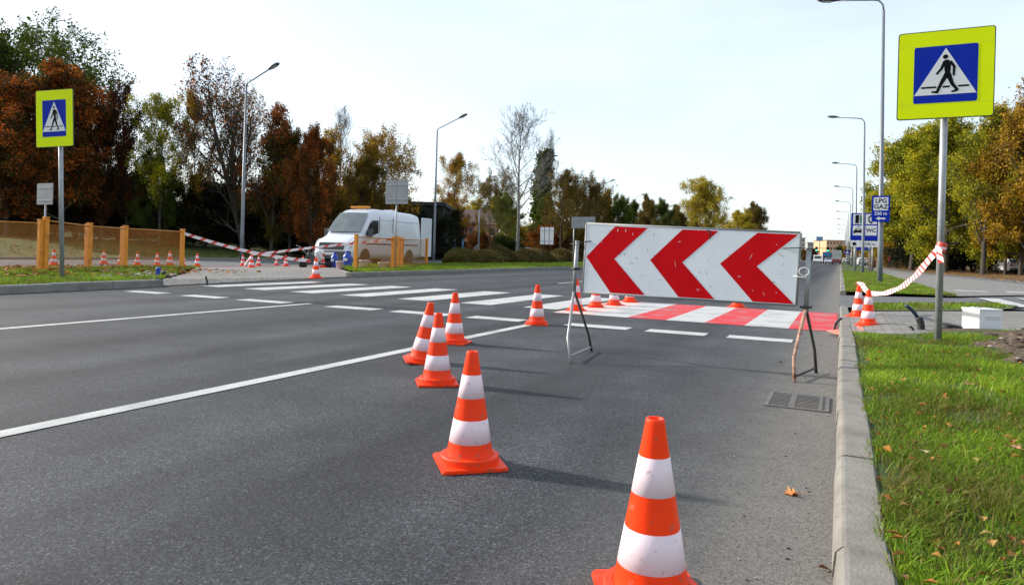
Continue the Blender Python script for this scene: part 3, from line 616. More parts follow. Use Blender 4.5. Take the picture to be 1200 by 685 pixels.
for _ in range(9000):
    y = 12.9+4.5*r_.rand(); x = .4+2.6*r_.rand(); c_ = 13.9+(x-.4)*1.15
    if abs(y-c_) < 1.0-.25*max(0, x-1.5): pts.append((x, y, .1))
blades('grass', 'mown green grass round the side road mouth on the right', pts, .07, .011, M_blade, 7)

# fallen leaves: stuff on verges
def fallen(name, label, pts, s, mt, seed):
    r = np.random.RandomState(seed); n = len(pts); P = np.array(pts); az = r.rand(n)*6.28
    u = np.stack([np.cos(az), np.sin(az), r.normal(size=n)*.25], 1); v = np.stack([-np.sin(az), np.cos(az), r.normal(size=n)*.25], 1); ss = s*r.uniform(.6, 1.4, n)[:, None]
    V = np.stack([P-u*ss*.5, P-v*ss*.35+[0, 0, .008], P+u*ss*.5, P+v*ss*.35+[0, 0, .008]], 1).reshape(-1, 3)
    me = np_mesh(name, V, [np.arange(4*n).reshape(-1, 4)], [mt], attr=r.rand(n)); o = bpy.data.objects.new(name, me); col.objects.link(o); return tag(o, label, 'leaves', kind='stuff')
M_fl = leaf_mat('fallen_leaf_colours', [(.09, .04, .016), (.22, .085, .022), (.34, .15, .03), (.30, .22, .08)], .15)
pts = []
for _ in range(800):
    y = 1.4+7.3*r_.rand()**1.3; x = .15+(.3+.33*y)*r_.rand(); pts.append((x, y, rz(x, y)+.01+.05*r_.rand()*(not in_dirt(x, y))))
for _ in range(7): pts.append((-.02-.5*r_.rand()**2.5, 2+10*r_.rand(), .006))
fallen('fallen_leaves', 'scattered brown fallen leaves in the grass of the right verge', pts, .034, M_fl, 1)
pts = []
for _ in range(4200):
    x = -31.3-20*r_.rand(); y = 8+40*r_.rand(); pts.append((x, y, bank(x, y)+.02))
for _ in range(900): pts.append((-14-6*r_.rand(), 4+10*r_.rand(), .17))
fallen('fallen_leaves', 'orange fallen leaves strewn under the trees on the left', pts, .14, M_fl, 2)
pts = []
for _ in range(4000):
    y = 30+60*r_.rand()**1.3; x = 7.5+(r_.rand()*(6+y*.12)) if y > 37 else 9+r_.rand()*14; pts.append((x, y, .10))
fallen('fallen_leaves', 'orange fallen leaves along the path under the trees on the right', pts, .12, M_fl, 4)

# dug soil heap on the verge
bm = bmesh.new(); bmesh.ops.create_grid(bm, x_segments=60, y_segments=80, size=1)
rr = random.Random(5)
from mathutils import noise
for v in bm.verts:
    X, Y = 2.25+v.co.x*1.2, 7.6+v.co.y*2.25; q = (v.co.x**2+v.co.y**2); f = max(0, 1-q)
    v.co = Vector((X, Y, rz(X, Y)-.03+f**.8*.10+(.05*noise.fractal(Vector((X*3, Y*3, 0)), 1, 2, 5)+.02*noise.noise(Vector((X*14, Y*14, 0))))*min(1, f*3)))
me = bpy.data.meshes.new('soil_heap'); bm.to_mesh(me); bm.free(); me.materials.append(M_soil)
for p in me.polygons: p.use_smooth = True
o = bpy.data.objects.new('soil_heap', me); col.objects.link(o); tag(o, 'low heap of dug brown soil at the right edge of the verge', 'soil', kind='stuff')
# ---------------------------------------------------------------- object materials
M_galv = mat('galvanised_steel', (.30, .31, .32), .45, .15, 12, .05, 60, metal=.35, dirt=(.18, .16, .13), dirtpos=(.58, .8))
M_lamp = mat('lamp_post_paint', (.17, .19, .21), .5, .08, 3, 0, metal=.2)
M_back = mat('grey_sign_back', (.20, .215, .235), .55, .1, 3, 0, metal=.1)
M_rim = mat('dark_sign_rim', (.04, .06, .03), .5, .1)
M_fluo = mat('fluorescent_yellow_green', (.74, .86, .0), .5, .03, 2, 0, spec=.12, dirt=(.66, .76, .01), dirtpos=(.6, .8))
M_blue = mat('sign_blue', (.002, .022, .34), .5, .05, spec=.12)
M_white = mat('sign_white', (.70, .70, .71), .45, .03, 4, 0, dirt=(.55, .55, .54), dirtpos=(.6, .75))
M_black = mat('sign_black', (.006, .006, .006), .6, .1, spec=.08)
M_green = mat('sign_green', (.01, .22, .10), .45, .05)
M_orange = mat('cone_orange', (.92, .042, .0), .42, .05, 9, .05, 40, spec=.25, dirt=(.50, .09, .045), dirtpos=(.60, .635), dscale=24)
M_orange2 = mat('cone_orange_base', (.84, .045, .004), .5, .08, 9, .08, 40, spec=.25, dirt=(.30, .07, .035), dirtpos=(.56, .70), dscale=18)
M_band = mat('cone_band_white', (.74, .60, .64), .45, .04, 5, 0, spec=.3, dirt=(.52, .34, .34), dirtpos=(.60, .66), dscale=26)
M_bwhite = mat('board_white', (.70, .73, .76), .45, .05, 3, 0, spec=.15, dirt=(.22, .23, .24), dirtpos=(.655, .70), dscale=11)
M_bred = mat('board_red', (.56, .003, .007), .5, .10, 4, 0, spec=.08, dirt=(.58, .12, .12), dirtpos=(.70, .74), dscale=16)
M_bedge = mat('board_edge', (.20, .20, .20), .5, .1)
M_rust = mat('rusty_painted_steel', (.42, .24, .17), .7, .25, 30, .1, 90, dirt=(.10, .04, .02), dirtpos=(.5, .65), dscale=16)
M_dsteel = mat('dark_rusty_steel', (.035, .028, .025), .7, .3, 30, .1, 90)
M_tapew = mat('tape_white', (.76, .68, .69), .4, .05)
M_taper = mat('tape_red', (.62, .05, .035), .4, .05)
M_fpost = mat('fence_orange_paint', (.66, .23, .008), .55, .12, 6, .05, 40, dirt=(.28, .10, .02), dirtpos=(.55, .72), dscale=5)
M_fmesh = mat('fence_mesh_brown', (.40, .15, .012), .6, .15, 6)
M_vanw = mat('van_white', (.62, .64, .68), .28, .03, 2, 0, coat=.5)
M_vang = mat('van_grey_trim', (.06, .062, .065), .6, .1)
M_glass = mat('dark_glass', (.02, .026, .03), .06, .05, 1, 0, spec=.8)
M_wind = mat('windscreen_glass', (.10, .12, .125), .05, .3, 1.5, 0, spec=.9)
M_tyre = mat('tyre_rubber', (.015, .015, .016), .85, .1)
M_rimm = mat('wheel_rim', (.35, .36, .37), .35, .1, metal=.6)
M_hl = mat('headlight_glass', (.55, .58, .6), .1, .05, spec=.9)
M_tail = mat('tail_light', (.35, .01, .01), .3, .05)
M_amber = mat('amber_plastic', (.75, .28, .02), .3, .05)
M_plast = mat('white_plastic', (.72, .72, .71), .4, .03, 5, 0, dirt=(.45, .40, .34), dirtpos=(.62, .8))
M_pinkp = mat('pinkish_plastic', (.68, .48, .48), .4, .05)
M_bluep = mat('blue_plastic', (.01, .05, .36), .35, .1)
M_iron = mat('cast_iron', (.11, .105, .098), .7, .25, 14, .2, 80, dirt=(.16, .13, .10), dirtpos=(.5, .7))
M_flatblack = mat('flat_black', (.006, .006, .006), .95, .1)  # near-black for the shade under the drain bars; also colours the shed windows
M_pipeb = mat('dark_blue_pipe', (.01, .022, .05), .5, .15, 20, dirt=(.10, .08, .06), dirtpos=(.6, .75))
M_pipek = mat('black_pipe', (.012, .012, .013), .55, .2)
M_wood = mat('pale_board_wood', (.45, .27, .17), .75, .15, 8)
M_stone = mat('rubble_stone', (.26, .24, .21), .9, .3, 9, .4, 20)
M_clod = mat('soil_clod', (.06, .04, .028), .95, .3, 12, .6, 20)
M_leafo = mat('orange_leaf', (.62, .22, .05), .7, .25, 30)
M_leafb = mat('brown_leaf', (.30, .15, .07), .8, .3, 30)
XZ = Matrix(((1, 0, 0, 0), (0, 0, -1, 0), (0, 1, 0, 0), (0, 0, 0, 1)))
def xz(dx, dy, dz): return Matrix.Translation((dx, dy, dz)) @ XZ

def text_obj(name, s, size, m, parent, loc, bold=.0, xs=1.0):
    cu = bpy.data.curves.new(name, 'FONT'); cu.body = s; cu.size = size; cu.align_x = 'CENTER'; cu.align_y = 'CENTER'; cu.extrude = .002; cu.offset = bold; cu.resolution_u = 3
    ob = bpy.data.objects.new(name, cu); me = bpy.data.meshes.new_from_object(ob); bpy.data.objects.remove(ob)
    me.transform(Matrix.Translation(loc) @ XZ @ Matrix.Diagonal((xs, 1, 1, 1))); me.materials.clear(); me.materials.append(m)
    o = bpy.data.objects.new(name, me); col.objects.link(o); o.parent = parent; return o
def stroke(mb, pts, w, z0, z1, M, cap=True):
    """thick polyline of flat prisms with round joints"""
    for i in range(len(pts)-1):
        a_, b_ = Vector(pts[i]), Vector(pts[i+1]); d = (b_-a_).normalized(); n_ = Vector((-d.y, d.x))
        w0 = (w[i] if isinstance(w, (list, tuple)) else w)/2; w1 = (w[i+1] if isinstance(w, (list, tuple)) else w)/2
        e = i*.00003
        mb.prism([a_+n_*w0, b_+n_*w1, b_-n_*w1, a_-n_*w0], z0, z1+e, 0, M)
        if i: mb.prism([a_+Vector((math.cos(t), math.sin(t)))*w0 for t in np.arange(10)*.628], z0, z1+.0004+e, 0, M)

def rrect(w_, h_, r, n=5):
    p = []
    for cx, cy, a0 in ((w_/2-r, h_/2-r, 0), (-w_/2+r, h_/2-r, 90), (-w_/2+r, -h_/2+r, 180), (w_/2-r, -h_/2+r, 270)):
        for k in range(n+1): t = RAD(a0+90*k/n); p.append((cx+r*math.cos(t), cy+r*math.sin(t)))
    return p
def crossing_sign(label, base, pole_top, plate_c, W, Hh, bw, bh, boff, pr=.045):
    t = empty('crossing_sign', label, 'road sign', base, 0, 'yellow framed crossing signs')
    B = Vector(base); c = Vector(plate_c)-B; ptop = pole_top-B.z
    p = MB(); p.tube([(0, 0, -.15), (0, 0, ptop)], pr, 20); p.build('pole', M_galv, t)
    for dz in (-Hh*.3, Hh*.3): k = MB(); k.box((0, -pr-.004+.03, c.z+dz), (pr*2.5, pr*2.4, .04)); k.build('clamp', M_galv, t)
    y = -pr-.03
    pl = MB(); M = xz(c.x, y, c.z); pl.prism(rrect(W, Hh, .03), 0, .016, 0, M); plate = pl.build('plate', M_rim, t)
    f = MB(); f.prism(rrect(W-.016*1.2, Hh-.016*1.2, .025), .0162, .018, 0, M)
    f.build('fluorescent_face', M_fluo, plate)
    for sz in (-Hh*.33, Hh*.33): s = MB(); s.prism([(-W/2+.012, sz-.0012), (W/2-.012, sz-.0012), (W/2-.012, sz+.0012), (-W/2+.012, sz+.0012)], .0181, .0184, 0, M); s.build('sheet_seam', mat('sheet_seam', (.5, .62, .02), .5, .05), plate)
    M2 = xz(c.x+boff[0], y, c.z+boff[1])
    b = MB(); b.prism(rrect(bw, bh, .02), .0182, .020, 0, M2); b.build('blue_panel', M_blue, plate)
    def P2(u, v): return ((u-.5)*bw, (v-.5)*bh)
    tr = MB(); tr.prism([P2(.5, .955), P2(.012, .14), P2(.988, .14)], .0202, .0215, 0, M2); tr.build('white_triangle', M_white, plate)
    g = MB(); Z0, Z1 = .0217, .0228; sc_ = bw
    hd = P2(.495, .80); g.prism([(hd[0]+.042*sc_*math.cos(q), hd[1]+.042*sc_*math.sin(q)) for q in np.arange(18)*2*math.pi/18], Z0, Z1, 0, M2)
    def S(pts, w_): stroke(g, [P2(*q) for q in pts], [x*sc_ for x in w_] if isinstance(w_, list) else w_*sc_, Z0, Z1, M2)
    g.prism([P2(.475, .745), P2(.555, .745), P2(.585, .66), P2(.575, .47), P2(.50, .47), P2(.48, .60)], Z0, Z1+.0002, 0, M2)
    S([(.485, .72), (.44, .60), (.36, .50)], [.05, .045, .035])
    S([(.57, .715), (.635, .62), (.63, .46)], [.05, .045, .035])
    S([(.525, .50), (.44, .34), (.37, .17)], [.085, .06, .045]); S([(.375, .185), (.29, .195)], [.045, .03])
    S([(.545, .50), (.61, .32), (.70, .20)], [.085, .06, .045]); S([(.695, .205), (.60, .18)], [.045, .03])
    S([(.12, .275), (.365, .275)], .032); S([(.46, .275), (.575, .275)], .032); S([(.70, .275), (.87, .275)], .032)
    g.build('pedestrian_symbol', M_black, plate)
    return t
rb = Vector((.94, 8.42, .09)); pc = PY(1109.5, 87, 8.35)
tl, tr_, bl, br = PY(1052, 41, 8.35), PY(1167, 29.5, 8.35), PY(1051.5, 142, 8.35), PY(1165, 135.5, 8.35)
Wp = ((tr_-tl).length+(br-bl).length)/2; Hp = ((tl-bl).length+(tr_-br).length)/2; pcc = (tl+tr_+bl+br)/4
bq = [PY(1071, 57, 8.35), PY(1146.5, 50.5, 8.35), PY(1070.5, 122.5, 8.35), PY(1145, 118, 8.35)]
bcc = sum(bq, Vector())/4; bw = ((bq[1]-bq[0]).length+(bq[3]-bq[2]).length)/2; bh = ((bq[0]-bq[2]).length+(bq[1]-bq[3]).length)/2
print('sign', Wp, Hp, bw, bh)
crossing_sign('square crossing sign with wide yellow frame on a steel pole in the right verge', rb, pcc.z+Hp/2-.05, (rb.x+(pcc.x-rb.x), 0, pcc.z), Wp, Hp, bw, bh, (bcc.x-pcc.x, bcc.z-pcc.z), pr=.034)
lb_ = Vector((-13.6, 8.26, .12)); YL = 8.2
q4 = [PY(44.5, 107, YL), PY(87.5, 105.5, YL), PY(45, 172.5, YL), PY(88.5, 172.5, YL)]
Wl = ((q4[1]-q4[0]).length+(q4[3]-q4[2]).length)/2; Hl = ((q4[0]-q4[2]).length+(q4[1]-q4[3]).length)/2; lcc = sum(q4, Vector())/4
b4 = [PY(52.3, 118.5, YL), PY(79.5, 118, YL), PY(52.3, 160.5, YL), PY(79.8, 160.5, YL)]; blc = sum(b4, Vector())/4
print('signL', Wl, Hl, lcc)
lt = -.045; hh_ = lcc.z-.12
KW = .716; off_ = -math.sin(lt)*hh_+(lcc.x-lb_.x)
ts = crossing_sign('upright crossing sign with yellow frame on a slim pole in the left verge', lb_, lcc.z+Hl/2-.05, (lb_.x+off_*.6, 0, lcc.z), Wl*KW, Hl, (b4[1]-b4[0]).length*KW, (b4[0]-b4[2]).length, ((blc.x-lcc.x)*KW, blc.z-lcc.z), pr=.04)
ts.rotation_euler = (0, lt, RAD(15))

# ---------------------------------------------------------------- traffic cones
def make_cone():
    t = empty('traffic_cone', None, 'traffic cone')
    b = MB(); hw = .145
    p = []
    for cx, cy, a0 in ((1, 1, 0), (-1, 1, 90), (-1, -1, 180), (1, -1, 270)):
        for k in range(4): q = RAD(a0+30*k); p.append((cx*(hw-.018)+.018*math.cos(q), cy*(hw-.018)+.018*math.sin(q)))
    b.prism(p, 0, .010); b.prism([(x*.975, y*.975) for x, y in p], .010, .014)
    for pr_ in ([(.132, .013), (.131, .040)], [(.131, .040), (.129, .0435), (.125, .045)], [(.125, .045), (.106, .047)]): b.lathe(pr_, 40, capb=False, capt=False)
    b.build('base', M_orange2, t)
    b = MB(); b.lathe([(.1045, .0455), (.1005, .058), (.0962, .085), (.0265, .488), (.0262, .496), (.0235, .500), (.019, .4995), (.018, .490), (.018, .44)], 36, capb=False); b.build('body', M_orange, t)
    def rad(z): return .0962-(z-.085)*(.0962-.0265)/(.488-.085)+.0008
    for z0, z1 in ((.103, .203), (.297, .397)):
        b = MB(); b.lathe([(rad(z0)-.0012, z0-.0006), (rad(z0), z0), (rad(z1), z1), (rad(z1)-.0012, z1+.0006)], 36, capb=False, capt=False); b.build('reflective_band', M_band, t)
    return t
cone0 = make_cone(); used = [0]
def cone(label, px, py, z=0., s=1., rz=None, tilt=0., group='orange and white traffic cones at the roadworks'):
    t = cone0 if not used[0] else copy_tree(cone0); used[0] += 1
    p = G(px, py, z); t.location = p+Vector((0, 0, .003)); t['label'] = label; t['group'] = group
    R_ = Matrix.Rotation(tilt, 3, FW) @ Matrix.Rotation(rng.uniform(0, 1.5) if rz is None else rz, 3, 'Z')
    t.rotation_euler = R_.to_euler(); t.scale = (s, s, s*1.0); return t
cone('nearest and largest traffic cone, scuffed bands, cut by the bottom edge', 762, 702, s=.965, rz=RAD(27))
cone('traffic cone second nearest, alone in the middle of the lane', 550, 543, s=.965, rz=RAD(41))
cone('front traffic cone of the close group of three on the lane line', 512, 449, s=.96, rz=RAD(37))
cone('leaning traffic cone with dirty top, left in the group of three', 494, 424, s=.97, rz=RAD(40), tilt=.13)
cone('rear right traffic cone of the close group of three', 532, 402, s=.99, rz=RAD(10))
cone('traffic cone at the end of the white lane line, with a torn top', 629, 380, s=1., rz=RAD(25))
cone('traffic cone seen between the legs of the left board stand', 675, 364, s=1., rz=RAD(5))
cone('traffic cone half hidden under the left end of the chevron board', 698, 360, s=1., rz=RAD(30))
cone('traffic cone foot showing under the first red chevron', 719.5, 357.5, s=1.)
cone('traffic cone foot showing between first and second chevron, on the red bar', 738, 354, s=1.)
cone('traffic cone foot showing below the gap before the last chevron', 864, 360, s=.98)
cone('nearer traffic cone at the kerb, tied with warning tape to the pole', 1017, 381.5, .045, s=.97, rz=RAD(12))
cone('farther traffic cone at the kerb, holding the tape on its top', 1005.5, 371, .035, s=.98, rz=RAD(50))
cone('traffic cone at the kerb of the left crossing pavement, nearest on that side', 370, 325.8, .1, s=1.05)
cone('traffic cone behind the nearest left one, by the marking machine', 378.5, 314, .03, s=1.15)
cone('traffic cone at the left crossing with warning tape over its top', 294.5, 314, .01, s=1.05)
cone('small traffic cone left of the one with tape on top', 284.5, 311, 0, s=.9)
cone('small traffic cone right of the one with tape on top', 303, 311, 0, s=.88)
cone('small far traffic cone, left of the pair below the crossing tapes', 324, 310.5, 0, s=.8)
cone('small far traffic cone, right of the pair below the crossing tapes', 335, 311.5, 0, s=.95)
cone('small far traffic cone alone between the pair and the van', 355, 310.5, 0, s=.85)
cone('traffic cone just right of the last post of the left mesh fence', 231, 312, 0, s=1.)
cone('traffic cone partly hidden by the last post of the left mesh fence', 215.5, 311.5, 0, s=.7)
cone('faded orange traffic cone behind the mesh, left of the last fence post', 199, 311.5, 0, s=1.15)
cone('traffic cone behind the mesh above the blue pipe stub', 184, 311, 0, s=1.)
cone('traffic cone behind the mesh right of the third fence post', 161, 310.5, 0, s=1.)
cone('traffic cone partly hidden by the third fence post', 141, 309.5, 0, s=.9)
cone('faded traffic cone behind the mesh right of the second fence post', 121.5, 309, 0, s=1.05)
cone('traffic cone behind the mesh just left of the crossing sign pole', 63, 311, 0, s=1.1)

# ---------------------------------------------------------------- chevron board and its stands
YB = 5.8
TL, TR, BL, BR = PY(687.5, 262, YB), PY(938, 273, YB), PY(683, 342, YB), PY(932.5, 357.5, YB)
def BP(u, v, dy=0.):     # v from the top
    p = (TL*(1-u)+TR*u)*(1-v)+(BL*(1-u)+BR*u)*v; return (p.x, p.y+dy, p.z)
org = BL.copy(); org.z = 0
bd = empty('chevron_board', 'long white board with three red chevrons pointing left, across the lane', 'road barrier', (0, YB, 0))
def loc_(p): return (p[0], p[1]-YB, p[2])
mb = MB(); th = .022
c8 = [BP(0, 0), BP(1, 0), BP(1, 1), BP(0, 1)]; k8 = [BP(0, 0, th), BP(1, 0, th), BP(1, 1, th), BP(0, 1, th)]
V8 = [loc_(p) for p in c8+k8]
mb.raw(V8, [(3, 2, 1, 0)], 0); mb.raw(V8, [(4, 5, 6, 7)], 2); mb.raw(V8, [(0, 1, 5, 4), (1, 2, 6, 5), (2, 3, 7, 6), (3, 0, 4, 7)], 1)
e1 = 1-.006
for u0, top0, top1, nt_, b0, b1 in ((.008, .150, .315, .155, .145, .318), (.335, .482, .648, .490, .482, .648), (.664, .820, .992, .826, .818, .992)):
    vt, vb = .022, .985
    q = [(u0, .48), (top0, vt), (top1, vt), (nt_, .49), (b1, vb), (b0, vb)]
    P6 = [loc_(BP(u, v, -.0016)) for u, v in q]
    mb.raw(P6, [(3, 2, 1, 0)], 3); mb.raw(P6, [(5, 4, 3, 0)], 3)
mb.build('panel', [M_bwhite, M_bedge, M_back, M_bred], bd)
mb = MB()
for a_, b_ in (((0, 0), (1, 0)), ((0, 1), (1, 1)), ((0, 0), (0, 1)), ((1, 0), (1, 1))):
    p, q = Vector(loc_(BP(*a_, th/2))), Vector(loc_(BP(*b_, th/2))); mb.tube([p, q], .0135, 6)
mb.build('edge_trim', M_bedge, bd)
# scratches and gouges where the paint has gone
mb = MB(); rs = random.Random(3)
for _ in range(70):
    u, v = rs.uniform(.02, .97), rs.uniform(.05, .95); an = rs.choice([rs.uniform(-.3, .3), rs.uniform(1.2, 1.9), rs.uniform(0, 3)]); ln_ = rs.uniform(.003, .022)*(1 if rs.random() < .8 else 1.8); wd_ = rs.uniform(.0012, .0035)
    c_ = Vector(loc_(BP(u, v, -.0026))); d = Vector((math.cos(an), 0, math.sin(an))); n_ = Vector((-d.z, 0, d.x))
    mb.face([c_-d*ln_, c_-n_*wd_, c_+d*ln_, c_+n_*wd_*.6], 0 if rs.random() < .6 else 1)
for u, v, ln_, wd_ in ((.612, .06, .05, .006), (.612, .10, .03, .009), (.60, .03, .02, .010)):
    c_ = Vector(loc_(BP(u, v, -.003))); mb.face([c_+Vector((-wd_, 0, ln_*.5)), c_+Vector((wd_*.7, 0, ln_*.5)), c_+Vector((wd_*.3, 0, -ln_)), c_+Vector((-wd_*.3, 0, -ln_*.6))], 0)
for x_ in (.165, .205): c_ = Vector(loc_(BP(x_, .075, -.003))); mb.face([c_+Vector((-.003, 0, -.012)), c_+Vector((.003, 0, -.012)), c_+Vector((.003, 0, .012)), c_+Vector((-.003, 0, .012))], 1)
mb.build('scratches', [mat('scratch_dark', (.03, .03, .035), .7), mat('scratch_pale', (.62, .55, .55), .6)], bd)
# wires tying the board to the two stands
PLt, PLb = PY(676.5, 283, YB+.03), PY(672.5, 341, YB+.03); PRt, PRb = PY(948, 293, YB+.03), PY(944.5, 360, YB+.03)
def L0(p): return Vector((p[0], p[1]-YB, p[2]))
mb = MB()
mb.tube([L0(PLt)+Vector((-.05, -.03, -.02)), L0(PLt)+Vector((0, -.035, -.03)), L0(BP(.0, .26, -.004)), L0(BP(.03, .25, -.004))], .004, 6)
mb.tube([L0(BP(.93, .22, -.004)), L0(BP(1, .20, -.008)), L0(PRt)+Vector((0, -.035, .01)), L0(PRt)+Vector((.05, -.02, .01))], .0035, 6)
mb.build('tie_wire', M_pipek, bd)
mb = MB(); c_ = L0(PRt*.55+PRb*.45)
mb.tube([*[c_+Vector((-.025+.036*math.cos(q), -.042, .034+.032*math.sin(q))) for q in np.linspace(-1.2, 5.0, 16)], c_+Vector((.0, -.04, -.012)), c_+Vector((-.05, -.035, -.010)), c_+Vector((-.10, -.03, -.004))], .0035, 6)
mb.build('cable_tie', M_plast, bd)
def stand(label, ptop, pbot, legs, bar, mats_):
    t = empty('board_stand', label, 'stand', (pbot.x, pbot.y, 0), 0, 'steel stands of the chevron board'); o = Vector((pbot.x, pbot.y, 0))
    mb = MB(); mb.tube([ptop-o, pbot-o+Vector((0, 0, -.03))], .018, 14); mb.tube([ptop-o, ptop-o+(ptop-pbot)*.02], .020, 14); mb.build('post', M_galv, t)
    for l_, m_, r in legs: mb = MB(); mb.tube([p-o for p in l_], r, 10); mb.build('leg', m_, t)
    mb = MB(); mb.tube([p-o for p in bar], .009, 8); mb.build('crossbar', mats_[0], t)
    mb = MB(); c_ = (ptop*.45+pbot*.55 if 'left' in label else pbot)-o; mb.tube([c_+Vector((-.045, 0, .0)), c_+Vector((.045, 0, .004))], .008, 8); mb.lathe([(.024, -.01), (.024, .012)], 12, c=c_); mb.build('clamp', mats_[1], t)
    return t
fL, rL = G(669, 425.5), G(693.5, 411.5); fR, rR = G(931, 447.5), G(956.5, 437)
kL1, kL2 = PY(665.5, 396, 5.48), PY(689.5, 391, 6.1); kR1, kR2 = PY(930.3, 419, 5.62), PY(954.5, 409, 6.12)
stand('galvanised trestle stand at the left end of the chevron board', PLt, PLb, [([PLb, kL1, fL], M_galv, .0125), ([PLb+Vector((0, .02, -.01)), kL2, rL], M_dsteel, .0115)], [fL.lerp(kL1, .28), rL.lerp(kL2, .25)], (M_galv, M_dsteel))
stand('trestle stand with a rusty peach coloured leg at the right end of the chevron board', PRt, PRb, [([PRb, kR1, fR], M_rust, .0135), ([PRb+Vector((0, .02, -.01)), kR2, rR], M_dsteel, .0125)], [fR.lerp(kR1, .22), rR.lerp(kR2, .22)], (M_dsteel, M_dsteel))

# ---------------------------------------------------------------- warning tapes
def tape(name, label, pts, w_, seg=.11, tw0=0., tw1=0., group='red and white warning tapes', sub=14, wob=.0):
    pts = [Vector(p) for p in pts]
    # Catmull-Rom
    Q = []; ext = [pts[0]*2-pts[1]]+pts+[pts[-1]*2-pts[-2]]
    for i in range(len(pts)-1):
        p0, p1, p2, p3 = ext[i:i+4]
        for k in range(sub):
            t = k/sub; Q.append(.5*((2*p1)+(p2-p0)*t+(2*p0-5*p1+4*p2-p3)*t*t+(3*p1-p0-3*p2+p3)*t**3))
    Q.append(pts[-1]); D = [0]
    for i in range(1, len(Q)): D.append(D[-1]+(Q[i]-Q[i-1]).length)
    Lt = D[-1]; n = max(4, int(Lt/seg)); rows = []
    def at(s):
        s = min(max(s, 0), Lt-1e-6); j = max(0, np.searchsorted(D, s)-1); j = min(j, len(Q)-2); t = (s-D[j])/max(1e-6, D[j+1]-D[j]); return Q[j].lerp(Q[j+1], t), (Q[j+1]-Q[j]).normalized()
    n += n % 2; cuts = [Lt*(i+(.36 if i % 2 else 0))/n for i in range(n+1)]; cuts[-1] = Lt
    for i in range(n+1):
        rr_ = []
        for side in (-1, 1):
            s = cuts[i]+side*seg*.28*(0 < i < n); p, d = at(s); a_ = tw0+(tw1-tw0)*s/Lt+wob*math.sin(s*7)
            up = Vector((0, 0, 1)); sd_ = d.cross(up).normalized(); up2 = sd_.cross(d); v = up2*math.cos(a_)+sd_*math.sin(a_); rr_.append(p+v*side*w_/2)
        rows.append(rr_)
    mb = MB(); o = pts[0].copy(); o.z = min(p.z for p in pts)
    for i in range(n): mb.face([rows[i][0]-o, rows[i+1][0]-o, rows[i+1][1]-o, rows[i][1]-o], i % 2)
    ob = mb.build(name, [M_tapew, M_taper]); ob.location = o; return tag(ob, label, 'warning tape', group)
cA = G(1005.5, 371, .035); top = Vector((cA.x, cA.y, .035+.49)); cB = G(1017, 381.5, .045)
pt = lambda x, y, Y: PY(x, y, Y)
tape('warning_tape', 'red and white tape sagging from the right sign pole to the kerb cones', [pt(1102, 290, 8.36), pt(1092, 300, 8.5), pt(1078, 317, 9.0), pt(1062, 332, 9.8), pt(1045, 341, 10.6), pt(1028, 344, 11.4), pt(1016, 341, 12.2), pt(1009, 332, 12.7), pt(1003, 331.5, 12.75)], .075, .075, -.5, 1.0, wob=.2)
tape('warning_tape', 'short loose end of tape hanging on the right sign pole', [pt(1098, 290, 8.35), pt(1100.5, 297, 8.34), pt(1103, 308, 8.34)], .06, .09, .2, .8)
mb = MB()
for k in range(3): mb.lathe([(.048+.001*k, -.03), (.051+.001*k, .0), (.048, .028)], 20, c=(0, 0, k*.022), capb=False, capt=False, m=1 if k != 1 else 0)
o = mb.build('warning_tape', [M_tapew, M_taper]); o.location = PY(1102.5, 292, 8.42); o.location.x = .94+.0; tag(o, 'turns of tape wrapped round the right sign pole', 'warning tape', 'red and white warning tapes'); o.rotation_euler = (0, .25, 0)

# ---------------------------------------------------------------- mesh fences
def fence(label, posts, extra=()):
    """posts: (x, y, z0, ztop)"""
    o = Vector((posts[0][0], posts[0][1], 0)); t = empty('mesh_fence', label, 'fence', o, 0, 'orange post mesh fences')
    for x, y, z0, z1 in list(posts)+list(extra):
        mb = MB(); mb.box((x-o.x, y-o.y, (z0+z1)/2-.05), (.115, .10, z1-z0+.1), bev=.008); mb.box((x-o.x, y-o.y, z1+.012), (.135, .12, .025), bev=.006); mb.build('post', M_fpost, t)
    for i in range(len(posts)-1):
        a_, b_ = Vector(posts[i][:2]), Vector(posts[i+1][:2]); za, zb = posts[i][3]-.07, posts[i+1][3]-.07; z0 = posts[i][2]+.08
        d = b_-a_; Ln = d.length; dn = d/Ln; mb = MB()
        mb.tube([(a_.x-o.x, a_.y-o.y, za), (b_.x-o.x, b_.y-o.y, zb)], .02, 8); mb.build('rail', M_fmesh, t); mb = MB(); mb.tube([(a_.x-o.x, a_.y-o.y, z0), (b_.x-o.x, b_.y-o.y, z0)], .012, 6)
        mb.build('rail', M_fmesh, t)
        H_ = min(za, zb)-z0; sp = .042; hw = .0048; mb = MB(); nrm = Vector((-dn.y, dn.x, 0))
        for sgn in (1, -1):
            s = -H_
            while s < Ln+H_:
                # line: along = s + sgn*t (t in 0..H)
                t0, t1 = 0, H_
                if sgn > 0: lo, hi = max(0, -s), min(H_, Ln-s)
                else: lo, hi = max(0, s-Ln), min(H_, s)
                if hi-lo > .03:
                    p = Vector((a_.x-o.x+dn.x*(s+sgn*lo), a_.y-o.y+dn.y*(s+sgn*lo), z0+lo))+nrm*.004*sgn; q = Vector((a_.x-o.x+dn.x*(s+sgn*hi), a_.y-o.y+dn.y*(s+sgn*hi), z0+hi))+nrm*.004*sgn
                    wv = Vector((dn.x, dn.y, 0))*hw; mb.face([p-wv, p+wv, q+wv, q-wv])
                s += sp
        mb.build('wire_mesh', M_fmesh, t)
    return t
def fp(px, pb, pt_, z=.12):
    g = G(px, pb, z); k = (g-Vector((0, 0, CAM_H))).dot(FW); return (g.x, g.y, z-.03, HZ(px, pt_, k))
